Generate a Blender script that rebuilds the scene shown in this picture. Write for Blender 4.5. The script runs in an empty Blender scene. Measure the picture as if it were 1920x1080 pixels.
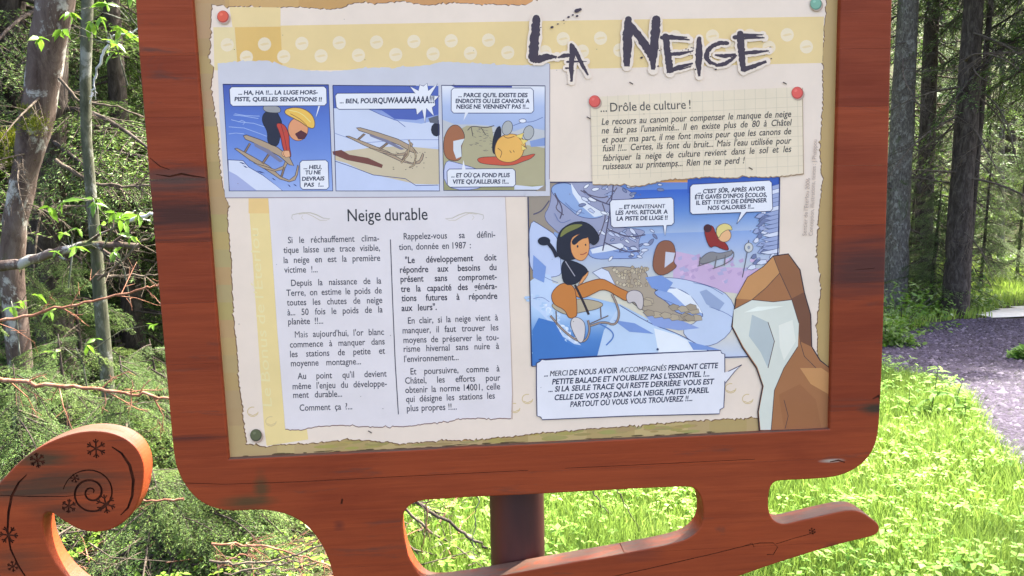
import bpy, bmesh, math, random
import numpy as np
from mathutils import Vector, Matrix, noise as mnoise
random.seed(7); rng = np.random.default_rng(11)
S = bpy.context.scene; COL = S.collection
R = math.radians

# ------------------------------------------------------------ camera
FOC = 1600.0                                   # focal length in photograph pixels (1920 wide)
Dn = Vector((230, 11460, FOC)).normalized()     # straight down, in camera axes (x right, y down, z forward)
Un = Vector((23500, -850, FOC)); Un = (Un - Dn*Un.dot(Dn)).normalized()
Zc = -Dn; Xc = Un; Yc = Zc.cross(Xc)
DIST = 1.42
fw = Vector((0, 0, 1))
CAM = Vector((-0.02, -DIST, 1.62))
Mw = Matrix(((Xc.x, Xc.y, Xc.z), (Yc.x, Yc.y, Yc.z), (Zc.x, Zc.y, Zc.z)))   # camera axes -> world
def ray(px, py): return (Mw @ Vector((px-960, py-540, FOC))).normalized()
cam = bpy.data.objects.new('camera', bpy.data.cameras.new('camera')); COL.objects.link(cam)
cam.data.sensor_width = 36; cam.data.lens = 36*FOC/1920; cam.data.clip_start = 0.05; cam.data.clip_end = 500
Mb = Mw @ Matrix(((1, 0, 0), (0, -1, 0), (0, 0, -1)))
cam.matrix_world = Matrix.Translation(CAM) @ Mb.to_4x4()
S.camera = cam

# ------------------------------------------------------------ light
SUN_EL, SUN_AZ = 55.0, 50.0        # azimuth clockwise from +y (into the scene) towards +x
W = bpy.data.worlds.new('World'); S.world = W; W.use_nodes = True
nt = W.node_tree; bg = nt.nodes['Background']
sky = nt.nodes.new('ShaderNodeTexSky'); sky.sky_type = 'NISHITA'; sky.sun_disc = False
sky.sun_elevation = R(SUN_EL); sky.sun_rotation = R(SUN_AZ); sky.dust_density = 4.0; sky.air_density = 0.55; sky.ozone_density = 0.3
nt.links.new(sky.outputs[0], bg.inputs[0]); bg.inputs[1].default_value = 0.15
sl = bpy.data.lights.new('sun', 'SUN'); sl.energy = 4.5; sl.angle = R(0.6); sl.color = (1, 0.95, 0.86)
so = bpy.data.objects.new('sun', sl); COL.objects.link(so)
sd = Vector((math.sin(R(SUN_AZ))*math.cos(R(SUN_EL)), math.cos(R(SUN_AZ))*math.cos(R(SUN_EL)), math.sin(R(SUN_EL))))
so.rotation_euler = sd.to_track_quat('Z', 'Y').to_euler(); so.location = (0, 0, 30)
S.view_settings.view_transform = 'Standard'; S.view_settings.look = 'None'
S.view_settings.exposure = 2.98; S.view_settings.gamma = 1
S.render.engine = 'CYCLES'
S.cycles.max_bounces = 8; S.cycles.transparent_max_bounces = 8

# ------------------------------------------------------------ helpers
def lin(c):
    c = c/255.0
    return c/12.92 if c <= 0.04045 else ((c+0.055)/1.055)**2.4
KR, KG, KB = 1.12, 0.95, 0.745
def ink(r, g, b): return (min(lin(r)*KR, .85), min(lin(g)*KG, .85), min(lin(b)*KB, .85), 1)

def mat(name, base=(.5, .5, .5), rough=.7, spec=.3):
    m = bpy.data.materials.new(name); m.use_nodes = True
    b = m.node_tree.nodes['Principled BSDF']
    b.inputs['Base Color'].default_value = (*base[:3], 1); b.inputs['Roughness'].default_value = rough
    b.inputs['Specular IOR Level'].default_value = spec
    return m, m.node_tree, b
def node(nt, typ, **kw):
    n = nt.nodes.new(typ)
    for k, v in kw.items():
        if k in n.inputs.keys(): n.inputs[k].default_value = v
        else: setattr(n, k, v)
    return n
def ramp(nt, fac, stops):
    r = nt.nodes.new('ShaderNodeValToRGB'); e = r.color_ramp.elements
    while len(e) < len(stops): e.new(0.5)
    for i, (p, c) in enumerate(stops): e[i].position = p; e[i].color = (*c[:3], 1) if len(c) >= 3 else (c[0],)*3+(1,)
    nt.links.new(fac, r.inputs[0]); return r.outputs[0]
def mixc(nt, a, b, fac, mode='MIX'):
    m = nt.nodes.new('ShaderNodeMix'); m.data_type = 'RGBA'; m.blend_type = mode
    for s, v in ((m.inputs[6], a), (m.inputs[7], b), (m.inputs[0], fac)):
        if hasattr(v, 'is_linked') or hasattr(v, 'links'): nt.links.new(v, s)
        else: s.default_value = v if isinstance(v, (int, float)) else (*v[:3], 1)
    return m.outputs[2]
def coords(nt, scale=(1, 1, 1), kind='Object'):
    tc = nt.nodes.new('ShaderNodeTexCoord'); mp = nt.nodes.new('ShaderNodeMapping')
    mp.inputs['Scale'].default_value = scale; nt.links.new(tc.outputs[kind], mp.inputs[0]); return mp.outputs[0]
def noise(nt, vec, scale=5, detail=6, rough=.6, dist=0):
    n = nt.nodes.new('ShaderNodeTexNoise'); n.inputs['Scale'].default_value = scale
    n.inputs['Detail'].default_value = detail; n.inputs['Roughness'].default_value = rough; n.inputs['Distortion'].default_value = dist
    nt.links.new(vec, n.inputs['Vector']); return n.outputs['Fac']
def bump(nt, b, h, dist=.002, strength=.6):
    n = nt.nodes.new('ShaderNodeBump'); n.inputs['Distance'].default_value = dist; n.inputs['Strength'].default_value = strength
    nt.links.new(h, n.inputs['Height']); nt.links.new(n.outputs[0], b.inputs['Normal'])

def tag(o, label=None, cat=None, group=None, kind=None):
    if label: o['label'] = label
    if cat: o['category'] = cat
    if group: o['group'] = group
    if kind: o['kind'] = kind
    return o
def empty(name, loc=(0, 0, 0)):
    o = bpy.data.objects.new(name, None); COL.objects.link(o); o.location = loc; o.empty_display_size = .1; return o
def link(name, me, parent=None, loc=None):
    o = bpy.data.objects.new(name, me); COL.objects.link(o)
    if parent: o.parent = parent
    if loc is not None: o.location = loc
    return o
def pymesh(name, v, f, m=None, mi=None, smooth=False):
    me = bpy.data.meshes.new(name); me.from_pydata([tuple(p) for p in v], [], f)
    for x in (m if isinstance(m, (list, tuple)) else [m]):
        if x: me.materials.append(x)
    if mi is not None: me.polygons.foreach_set('material_index', mi)
    if smooth: me.polygons.foreach_set('use_smooth', [True]*len(me.polygons))
    me.update(); return me
def npmesh(name, V, F, mats, mi=None, smooth=False):
    """V (n,3), F (m,3) triangles"""
    me = bpy.data.meshes.new(name); V = np.asarray(V, np.float32); F = np.asarray(F, np.int32)
    me.vertices.add(len(V)); me.vertices.foreach_set('co', V.ravel())
    me.loops.add(F.size); me.loops.foreach_set('vertex_index', F.ravel())
    me.polygons.add(len(F)); me.polygons.foreach_set('loop_start', np.arange(0, F.size, 3, dtype=np.int32))
    me.polygons.foreach_set('loop_total', np.full(len(F), 3, np.int32))
    for x in mats: me.materials.append(x)
    if mi is not None: me.polygons.foreach_set('material_index', np.asarray(mi, np.int32))
    if smooth: me.polygons.foreach_set('use_smooth', np.ones(len(F), bool))
    me.update(calc_edges=True); return me
def tube(pts, rad, n=8, bark=0.0, seed=0, closed_end=True):
    """tapered tube along points; returns verts, faces"""
    v = []; f = []; pts = [Vector(p) for p in pts]
    up = Vector((0.13, 0.31, 0.94))
    for i, p in enumerate(pts):
        d = (pts[min(i+1, len(pts)-1)]-pts[max(i-1, 0)]).normalized()
        a = d.cross(up)
        if a.length < .1: a = d.cross(Vector((1, 0, 0)))
        a.normalize(); b = d.cross(a)
        for k in range(n):
            t = 2*math.pi*k/n
            q = a*math.cos(t)+b*math.sin(t)
            r = rad[i]*(1+bark*(mnoise.noise(Vector((p.x*9+q.x*3+seed, p.y*9+q.y*3, p.z*5)))*1.2)) if bark else rad[i]
            v.append(p+q*r)
        if i:
            o = (i-1)*n
            for k in range(n): f.append((o+k, o+(k+1) % n, o+n+(k+1) % n, o+n+k))
    f.append(tuple(range(n))[::-1]); f.append(tuple(range(len(v)-n, len(v))))
    return v, f
class MB:
    def __init__(s): s.v = []; s.f = []; s.mi = []
    def add(s, v, f, m=0):
        o = len(s.v); s.v += [tuple(p) for p in v]; s.f += [tuple(i+o for i in q) for q in f]; s.mi += [m]*len(f)
    def mesh(s, name, mats, smooth=False): return pymesh(name, s.v, s.f, mats, s.mi, smooth)

# ------------------------------------------------------------ terrain
def ss(a, b, x):
    t = min(max((x-a)/(b-a), 0), 1); return t*t*(3-2*t)
def gz(x, y):
    z = -0.07*max(0.0, y-1.0) if y < 22 else -0.07*21
    z += 0.22*max(0.0, -x-2.2)*ss(2, 6, y+2)             # bank rising to the left
    z += 0.45*max(0.0, y-26)                             # far hillside
    z += 0.3*max(0.0, -x-1+0.0*y)*ss(12, 20, y)
    z += 0.04*mnoise.noise(Vector((x*.7, y*.7, 3)))+0.015*mnoise.noise(Vector((x*3, y*3, 8)))
    return z
def G(px, py, maxd=60):
    d = ray(px, py); t = 1.5; prev = t
    while t < maxd:
        p = CAM+d*t
        if p.z < gz(p.x, p.y):
            lo, hi = prev, t
            for _ in range(14):
                m = (lo+hi)/2; q = CAM+d*m
                if q.z < gz(q.x, q.y): hi = m
                else: lo = m
            return CAM+d*hi
        prev = t; t += 0.1
    return CAM+d*maxd
def A(px, py, y):
    """the point at world depth y seen at photo pixel"""
    d = ray(px, py); return CAM+d*((y-CAM.y)/d.y)
# ------------------------------------------------------------ the information sign
WOODT = 0.045                     # board thickness
PY0 = 0.011                       # panel face, set back from the wood face
def P(px, py, y=0.0): return A(px, py, y)

def wood_material(name, seedshift=0.0, dark=False):
    m, nt, b = mat(name, rough=.62, spec=.2)
    oi = nt.nodes.new('ShaderNodeObjectInfo'); tc = nt.nodes.new('ShaderNodeTexCoord')
    mul = nt.nodes.new('ShaderNodeVectorMath'); mul.operation = 'ADD'
    cmb = nt.nodes.new('ShaderNodeCombineXYZ'); mu = nt.nodes.new('ShaderNodeMath'); mu.operation = 'MULTIPLY'; mu.inputs[1].default_value = 7.0
    nt.links.new(oi.outputs['Random'], mu.inputs[0]); nt.links.new(mu.outputs[0], cmb.inputs[0]); nt.links.new(mu.outputs[0], cmb.inputs[1])
    nt.links.new(tc.outputs['Object'], mul.inputs[0]); nt.links.new(cmb.outputs[0], mul.inputs[1])
    def mp(sc):
        k = nt.nodes.new('ShaderNodeMapping'); k.inputs['Scale'].default_value = sc; nt.links.new(mul.outputs[0], k.inputs[0]); return k.outputs[0]
    grain = noise(nt, mp((2.2, 20, 42)), 2.2, 8, .62, .5)
    fine = noise(nt, mp((5, 60, 190)), 3.0, 4, .6)
    big = noise(nt, mp((1.2, 4, 5)), 1.7, 5, .55, .4)
    c = ramp(nt, grain, [(.15, (.20, .033, .0085)), (.5, (.26, .043, .0105)), (.85, (.32, .056, .014))])
    c = mixc(nt, c, ramp(nt, fine, [(.3, (.86, .86, .86)), (.7, (1.06, 1.06, 1.06))]), .5, 'MULTIPLY')
    c = mixc(nt, c, ramp(nt, big, [(.3, (.72, .62, .60)), (.55, (1, 1, 1)), (.8, (1.12, 1.05, .95))]), .9, 'MULTIPLY')
    # plank to plank difference
    c = mixc(nt, c, ramp(nt, oi.outputs['Random'], [(0, (.86, .8, .8)), (1, (1.12, 1.14, 1.1))]), .8, 'MULTIPLY')
    # knots
    v = nt.nodes.new('ShaderNodeTexVoronoi'); v.inputs['Scale'].default_value = 1.0
    nt.links.new(mp((3.6, .2, 6.0)), v.inputs['Vector'])
    c = mixc(nt, c, (.07, .018, .010), ramp(nt, v.outputs['Distance'], [(.03, (.85,)), (.09, (0,))]))
    # grey green weathering where the stain has worn off
    w = noise(nt, mp((1.6, 3, 9)), 2.1, 7, .68, .8)
    c = mixc(nt, c, (.05, .034, .024), ramp(nt, w, [(.60, (0,)), (.70, (.62,))]))
    pat = nt.nodes.new('ShaderNodeTexCoord')
    for (px, py, rx, rz, col, amt) in ((330, 340, .11, .022, (.055, .040, .030), .8), (345, 405, .15, .045, (.045, .018, .012), .9),
                                       (1620, 500, .13, .06, (.07, .022, .015), .9), (1640, 765, .03, .014, (.04, .03, .015), .9),
                                       (465, 940, .05, .014, (.045, .045, .015), .75), (490, 915, .014, .028, (.05, .045, .015), .7),
                                       (100, 905, .13, .030, (.055, .028, .013), .8), (75, 860, .05, .018, (.04, .036, .016), .8), (120, 958, .07, .016, (.05, .024, .012), .7), (40, 925, .08, .02, (.045, .03, .016), .7), (30, 1050, .05, .03, (.06, .03, .015), .5),
                                       (330, 822, .1, .006, (.06, .018, .012), .7), (1560, 864, .022, .004, (.42, .34, .24), .8),
                                       (1200, 1040, .05, .012, (.12, .03, .018), .4), (636, 985, .012, .01, (.1, .02, .012), .7)):
        q = P(px, py)
        s = nt.nodes.new('ShaderNodeMapping'); s.vector_type = 'POINT'
        s.inputs['Location'].default_value = (-q.x/rx, 0, -q.z/rz); s.inputs['Scale'].default_value = (1/rx, 0, 1/rz)
        nt.links.new(pat.outputs['Object'], s.inputs[0])
        L = nt.nodes.new('ShaderNodeVectorMath'); L.operation = 'LENGTH'; nt.links.new(s.outputs[0], L.inputs[0])
        ad = nt.nodes.new('ShaderNodeMath'); ad.operation = 'ADD'; nt.links.new(L.outputs['Value'], ad.inputs[0])
        wn = nt.nodes.new('ShaderNodeMath'); wn.operation = 'MULTIPLY'; wn.inputs[1].default_value = 1.5
        nt.links.new(grain, wn.inputs[0]); nt.links.new(wn.outputs[0], ad.inputs[1])
        c = mixc(nt, c, col, ramp2(nt, ad.outputs[0], 1.0, 1.9, amt))
    # bare, bleached wood on the surfaces that face up
    ge = nt.nodes.new('ShaderNodeNewGeometry'); sx = nt.nodes.new('ShaderNodeSeparateXYZ'); nt.links.new(ge.outputs['True Normal'], sx.inputs[0])
    up = ramp2(nt, sx.outputs[2], .85, .45, 1.0)
    wa = nt.nodes.new('ShaderNodeMath'); wa.operation = 'MULTIPLY'; nt.links.new(up, wa.inputs[0])
    nt.links.new(ramp(nt, noise(nt, mp((4, 25, 25)), 2.2, 7, .7, 1), [(.36, (.25,)), (.52, (.92,))]), wa.inputs[1])
    c = mixc(nt, c, (.10, .062, .042), wa.outputs[0])
    nt.links.new(c, b.inputs['Base Color'])
    nt.links.new(ramp(nt, grain, [(.2, (.75,)), (.8, (.5,))]), b.inputs['Roughness'])
    bump(nt, b, mixc(nt, grain_c(nt, grain), grain_c(nt, fine), .45), .0012, .55)
    return m
def grain_c(nt, s):
    return ramp(nt, s, [(0, (0,)), (1, (1,))])
def ramp2(nt, fac, a, b, amt):
    """amt at fac=a falling to 0 at fac=b"""
    m = nt.nodes.new('ShaderNodeMapRange'); m.clamp = True
    m.inputs['From Min'].default_value = a; m.inputs['From Max'].default_value = b
    m.inputs['To Min'].default_value = amt; m.inputs['To Max'].default_value = 0
    nt.links.new(fac, m.inputs['Value']); return m.outputs[0]
wood = wood_material('stained_wood')
groove_m, gnt, gb = mat('carved_groove', (.045, .018, .010), .9, .1)
gn = noise(gnt, coords(gnt), 60, 4)
gnt.links.new(ramp(gnt, gn, [(.35, (.045, .014, .008)), (.7, (.13, .034, .015))]), gb.inputs['Base Color'])

sign = empty('information_sign', (0, 0, 0))
tag(sign, 'orange stained wooden sledge shaped sign with a printed comic panel about snow', 'sign')

# outline of the sledge shaped board in photograph pixels
outer = [(250, -60), (253, -20), (257, 60), (270, 215), (284, 385), (300, 565), (310, 680), (318, 770), (325, 848), (330, 876), (342, 903), (360, 928), (383, 946), (410, 956), (440, 959),
         (480, 956), (512, 958), (545, 967), (572, 983), (595, 1008), (612, 1038), (624, 1075), (630, 1112), (636, 1150), (630, 1185),
         (600, 1206), (560, 1212), (500, 1210), (420, 1200), (330, 1182), (250, 1150), (176, 1120), (128, 1086), (100, 1050), (86, 1018), (80, 990),
         (80, 970), (86, 961), (98, 961), (114, 974), (138, 989), (165, 998), (190, 998), (215, 991), (242, 972), (260, 942), (269, 905), (270, 872), (262, 848), (246, 829), (222, 815), (192, 808),
         (160, 808), (130, 814), (100, 825), (70, 840), (40, 862), (10, 892), (-20, 930), (-45, 990), (-58, 1060), (-50, 1130), (-20, 1200), (40, 1265), (140, 1315), (270, 1345), (420, 1350), (600, 1335), (800, 1290), (1000, 1225), (1180, 1155), (1300, 1112), (1380, 1083),
         (1450, 1058), (1540, 1030), (1600, 1014), (1636, 1006), (1646, 1000), (1650, 992), (1647, 982), (1634, 972), (1616, 960), (1600, 956), (1580, 958), (1540, 967), (1500, 976), (1472, 983),
         (1458, 980), (1447, 972), (1441, 955), (1441, 930), (1445, 912), (1453, 903), (1468, 901), (1520, 899), (1565, 895), (1595, 885), (1620, 868), (1637, 846), (1646, 820), (1649, 790), (1654, 700), (1660, 500), (1667, 250), (1673, 0), (1675, -60)]
outer_top = [(1668, -130), (1640, -190), (1560, -230), (1300, -255), (960, -262), (600, -250), (350, -228), (275, -185), (252, -125)]
window = [(357, -55), (361, 0), (375, 180), (402, 540), (428.5, 861), (990, 833), (1556, 804.5), (1563, 500), (1571, 200), (1576, 0), (1578, -55), (1570, -110), (1300, -140), (960, -148), (600, -138), (370, -112)]
hole = [(820, 937), (870, 933), (985, 928), (1130, 920), (1290, 912), (1303, 916), (1314, 930), (1320, 955), (1318, 978), (1310, 994), (1296, 1006), (1275, 1016), (1230, 1026), (1150, 1041), (1040, 1060), (940, 1079), (860, 1092), (815, 1096), (795, 1088),
        (778, 1068), (764, 1038), (755, 1000), (754, 972), (760, 955), (775, 943), (795, 938)]
def smoothpoly(pts, step=10):
    return pts
def closed_spline(cu, pts, flip=False):
    s = cu.splines.new('POLY'); q = [P(x, y) for x, y in pts]
    s.points.add(len(q)-1)
    for i, p in enumerate(q): s.points[i].co = (p.x, p.z, 0, 1)
    s.use_cyclic_u = True
def chaikin(pts, corners=(), it=2):
    for _ in range(it):
        o = []
        n = len(pts)
        for i in range(n):
            a = pts[i]; b = pts[(i+1) % n]
            if a in corners: o.append(a)
            else: o.append((a[0]*.75+b[0]*.25, a[1]*.75+b[1]*.25))
            if b not in corners: o.append((a[0]*.25+b[0]*.75, a[1]*.25+b[1]*.75))
        pts = o
    return pts
cu = bpy.data.curves.new('board_outline', 'CURVE'); cu.dimensions = '2D'; cu.fill_mode = 'BOTH'
closed_spline(cu, chaikin(outer+outer_top, it=2)); closed_spline(cu, window); closed_spline(cu, chaikin(hole, it=2))
BV = 0.0025
cu.extrude = WOODT/2-BV; cu.bevel_depth = BV; cu.bevel_resolution = 1; cu.offset = -BV
tmp = bpy.data.objects.new('tmp', cu); COL.objects.link(tmp)
bpy.context.view_layer.update()
dg = bpy.context.evaluated_depsgraph_get()
full = bpy.data.meshes.new_from_object(tmp.evaluated_get(dg))
bpy.data.objects.remove(tmp)
for v in full.vertices:                       # curve plane (x, y, thickness z) -> world (x, depth, z)
    x, y, z = v.co; v.co = (x, z+WOODT/2, y)
full.materials.clear(); full.materials.append(wood); full.materials.append(groove_m)

# engraved spirals and snowflakes on the scroll, cut as real grooves
def ribbon_prism(mb, pts, w, depth=.004):
    """pts in photo px, w px wide; prism that straddles the wood face"""
    n = len(pts); L = []; Rr = []
    for i, (x, y) in enumerate(pts):
        a = pts[max(i-1, 0)]; b = pts[min(i+1, n-1)]
        dx, dy = b[0]-a[0], b[1]-a[1]; l = math.hypot(dx, dy) or 1
        ww = (w[i] if isinstance(w, (list, tuple)) else w)/2
        L.append((x-dy/l*ww, y+dx/l*ww)); Rr.append((x+dy/l*ww, y-dx/l*ww))
    v = []
    for yy in (-.003, depth):
        v += [P(*p, 0.0)+Vector((0, yy, 0)) for p in L]+[P(*p, 0.0)+Vector((0, yy, 0)) for p in Rr]
    f = []; m = 2*n
    for i in range(n-1):
        f += [(i, i+1, n+i+1, n+i), (m+i, m+n+i, m+n+i+1, m+i+1), (i, m+i, m+i+1, i+1), (n+i, n+i+1, m+n+i+1, m+n+i)]
    f += [(0, n, m+n, m), (n-1, m+n-1, m+2*n-1, 2*n-1)]
    mb.add(v, f)
def spiral(cx, cy, r0, r1, a0, a1, n=44, sq=1.0):
    return [(cx+(r0+(r1-r0)*i/n)*math.cos(R(a0+(a1-a0)*i/n)), cy+(r0+(r1-r0)*i/n)*math.sin(R(a0+(a1-a0)*i/n))*sq) for i in range(n+1)]
cutters = []
def cut(pts, w, depth=.004):
    mb = MB(); ribbon_prism(mb, pts, w, depth); cutters.append(mb)
SPI = []
for i in range(121):
    t = i/120; a = R(-40+t*930); rr_ = 3+47*t**1.25; SPI.append((172+rr_*math.cos(a)*1.02-3*t, 922-rr_*math.sin(a)*.98+4*t))
cut(SPI, [1.6+2.6*math.sin(math.pi*min(1, i/120*1.02))**.7 for i in range(121)], .0045)
cut([(210, 838), (228, 850), (243, 872), (250, 900), (248, 930), (240, 952), (226, 966)], [2, 4, 6, 6, 5, 4, 1.5])
cut([(50, 890), (35, 905), (22, 930), (16, 960), (14, 995), (20, 1030), (34, 1060), (50, 1085), (70, 1110)], [1.5, 4, 5, 5, 4, 3.5, 3.5, 3, 2])
def flake(cx, cy, r, rot=0, sq=.95, w=3):
    for k in range(3):
        a = R(rot+60*k); c, s = math.cos(a), math.sin(a)*sq
        cut([(cx-c*r, cy-s*r), (cx, cy), (cx+c*r, cy+s*r)], w, .003+.0003*k)
        for e in (-1, 1):
            for d in (-40, 40):
                b = a+R(d)
                x, y = cx+e*c*r*.55, cy+e*s*r*.55
                cut([(x, y), (x+e*math.cos(b)*r*.42, y+e*math.sin(b)*r*.42*sq)], w*.8, .0026)
flake(180, 841, 19, 28); flake(70, 863, 15, 20); flake(129, 949, 14, 35); flake(198, 945, 19, 20); flake(140, 897, 9, 10, w=2); flake(16, 1003, 18, 5); flake(24, 1062, 11, 20, w=2)
flake(1523, 996, 7, 20, w=1.2)
cut([(1140, 1083), (1230, 1063), (1330, 1040), (1395, 1024), (1425, 1018), (1450, 1018), (1458, 1026), (1450, 1040), (1438, 1040)], 1.3)
cut([(1395, 1024), (1410, 1018), (1414, 1026)], 1.1)
cut([(1455, 1020), (1490, 1009), (1530, 998)], 1.0)

# cracks and scratches in the stain
for c_, w_ in (([(292, 327), (318, 331), (340, 326), (362, 330), (384, 333)], [1, 3, 4, 3, 1]), ([(281, 296), (300, 312), (318, 318)], [1, 2, 1]), ([(330, 905), (420, 908), (560, 903), (760, 893), (990, 882)], 1.0),
               ([(1060, 878), (1250, 869), (1415, 861)], .9), ([(-20, 928), (60, 931), (120, 931), (168, 927)], [1, 1.8, 1.6, .8]), ([(1556, 866), (1572, 863), (1584, 867)], [1.5, 3, 1.5]), ([(1604, 506), (1640, 503)], .8), ([(1636, 748), (1648, 742), (1650, 752)], [3, 6, 3]),
               ([(500, 1060), (560, 1056), (620, 1052)], .8), ([(642, 935), (640, 945)], [3, 4])): cut(c_, w_, .0022)
# split into the horizontal planks it is glued up from
levels_px = [(330, -120), (300, -10), (300, 105), (300, 220), (300, 337), (300, 455), (300, 570), (312, 684), (322, 822), (700, 898), (300, 1082), (300, 1210)]
levels = [P(*q).z for q in levels_px]
bounds = [1e3]+levels+[-1e3]
def boolean_cut(me):
    ob = bpy.data.objects.new('tmpb', me); COL.objects.link(ob); cs = []
    tot = MB()
    col = bpy.data.collections.new('cutters_tmp'); S.collection.children.link(col)
    for c in cutters:
        cm = pymesh('c', c.v, c.f, [groove_m]);
        bmc = bmesh.new(); bmc.from_mesh(cm); bmesh.ops.recalc_face_normals(bmc, faces=bmc.faces); bmc.to_mesh(cm); bmc.free()
        o = bpy.data.objects.new('cut', cm); col.objects.link(o); cs.append(o)
    md = ob.modifiers.new('b', 'BOOLEAN'); md.operation = 'DIFFERENCE'; md.operand_type = 'COLLECTION'; md.collection = col; md.solver = 'EXACT'
    try: md.material_mode = 'TRANSFER'
    except Exception: pass
    bpy.context.view_layer.update()
    out = bpy.data.meshes.new_from_object(ob.evaluated_get(bpy.context.evaluated_depsgraph_get()))
    for o in cs: bpy.data.objects.remove(o)
    bpy.data.collections.remove(col)
    bpy.data.objects.remove(ob); return out
bmt = bmesh.new(); bmt.from_mesh(full); bmesh.ops.remove_doubles(bmt, verts=bmt.verts, dist=1e-6)
bmesh.ops.recalc_face_normals(bmt, faces=bmt.faces); bmt.to_mesh(full); bmt.free()
nf = len(full.polygons)
carved = boolean_cut(full)
print('board faces', nf, 'carved', len(carved.polygons), 'mats', [m.name for m in carved.materials])
if len(carved.polygons) < nf*0.9 or len(carved.polygons) == nf: print('BOOLEAN FAILED')
gapw = 0.00012
for k in range(len(bounds)-1):
    hi, lo = bounds[k], bounds[k+1]
    bmx = bmesh.new(); bmx.from_mesh(carved)
    for co, nrm in (((0, 0, hi-gapw), (0, 0, 1)), ((0, 0, lo+gapw), (0, 0, -1))):
        if abs(co[2]) > 100: continue
        r = bmesh.ops.bisect_plane(bmx, geom=bmx.verts[:]+bmx.edges[:]+bmx.faces[:], plane_co=co, plane_no=nrm, clear_outer=True)
        es = [e for e in r['geom_cut'] if isinstance(e, bmesh.types.BMEdge)]
        bmesh.ops.edgenet_fill(bmx, edges=[e for e in es if e.is_boundary])
    if len(bmx.faces) == 0: bmx.free(); continue
    bmx.verts.index_update(); seen = {}; comp = 0            # left and right lengths are planks of their own
    for v0 in bmx.verts:
        if v0.index in seen: continue
        stack = [v0]; seen[v0.index] = comp
        while stack:
            v = stack.pop()
            for e in v.link_edges:
                w = e.other_vert(v)
                if w.index not in seen: seen[w.index] = comp; stack.append(w)
        comp += 1
    for k2 in range(comp):
        vs = [v for v in bmx.verts if seen[v.index] == k2]
        if len(vs) < 8: continue
        ix = {v.index: i for i, v in enumerate(vs)}; fs = [f for f in bmx.faces if f.verts[0].index in ix]
        me = pymesh('plank', [v.co for v in vs], [tuple(ix[v.index] for v in f.verts) for f in fs], list(carved.materials), [f.material_index for f in fs])
        link('plank', me, sign)
    bmx.free()

# post and its bracket
post_m, pnt, pb = mat('dark_red_paint', (.085, .022, .018), .5, .4)
pn = noise(pnt, coords(pnt, (1, 1, .25)), 14, 5)
pnt.links.new(ramp(pnt, pn, [(.3, (.034, .008, .006)), (.7, (.075, .016, .010))]), pb.inputs['Base Color']); bump(pnt, pb, pn, .001)
def boxmb(mb, x0, x1, y0, y1, z0, z1, bev=0.0, m=0):
    bm = bmesh.new(); bmesh.ops.create_cube(bm, size=1)
    for v in bm.verts: v.co = ((x0+x1)/2+v.co.x*(x1-x0), (y0+y1)/2+v.co.y*(y1-y0), (z0+z1)/2+v.co.z*(z1-z0))
    if bev: bmesh.ops.bevel(bm, geom=bm.edges[:], offset=bev, segments=2, profile=.5, affect='EDGES')
    bm.verts.ensure_lookup_table(); mb.add([v.co.copy() for v in bm.verts], [tuple(q.index for q in f.verts) for f in bm.faces], m); bm.free()
pl, pr = A(921, 985, WOODT+.004).x, A(1026, 985, WOODT+.004).x
rp = (pr-pl)/2; pcx = (pl+pr)/2; pcy = WOODT+.004+rp
v_, f_ = tube([(pcx, pcy, gz(0, 0)-.5), (pcx, pcy, .5), (pcx, pcy, 1.94), (pcx, pcy, 1.95)], [rp, rp, rp, rp*.9], 32); link('post', pymesh('post', v_, f_, [post_m], smooth=True), sign)
for xa, xb in ((pl-.12, pl-.002), (pr+.002, pr+.12)):
    mb = MB(); boxmb(mb, xa, xb, WOODT+.001, WOODT+.012, 1.25, 1.33, .002); link('bracket', mb.mesh('bracket', [post_m]), sign)

# ------------------------------------------------------------ the printed panel
pm, pnt2, pbs = mat('printed_panel', rough=.42, spec=.35)
at = pnt2.nodes.new('ShaderNodeAttribute'); at.attribute_name = 'Ink'
dn = noise(pnt2, coords(pnt2), 9, 6, .65)
c = mixc(pnt2, at.outputs['Color'], ramp(pnt2, dn, [(.3, (.93, .93, .92)), (.65, (1.02, 1.02, 1.02))]), 1.0, 'MULTIPLY')
pnt2.links.new(c, pbs.inputs['Base Color'])
pnt2.links.new(ramp(pnt2, noise(pnt2, coords(pnt2), 22, 6, .7), [(.3, (.36,)), (.7, (.55,))]), pbs.inputs['Roughness'])

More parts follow.
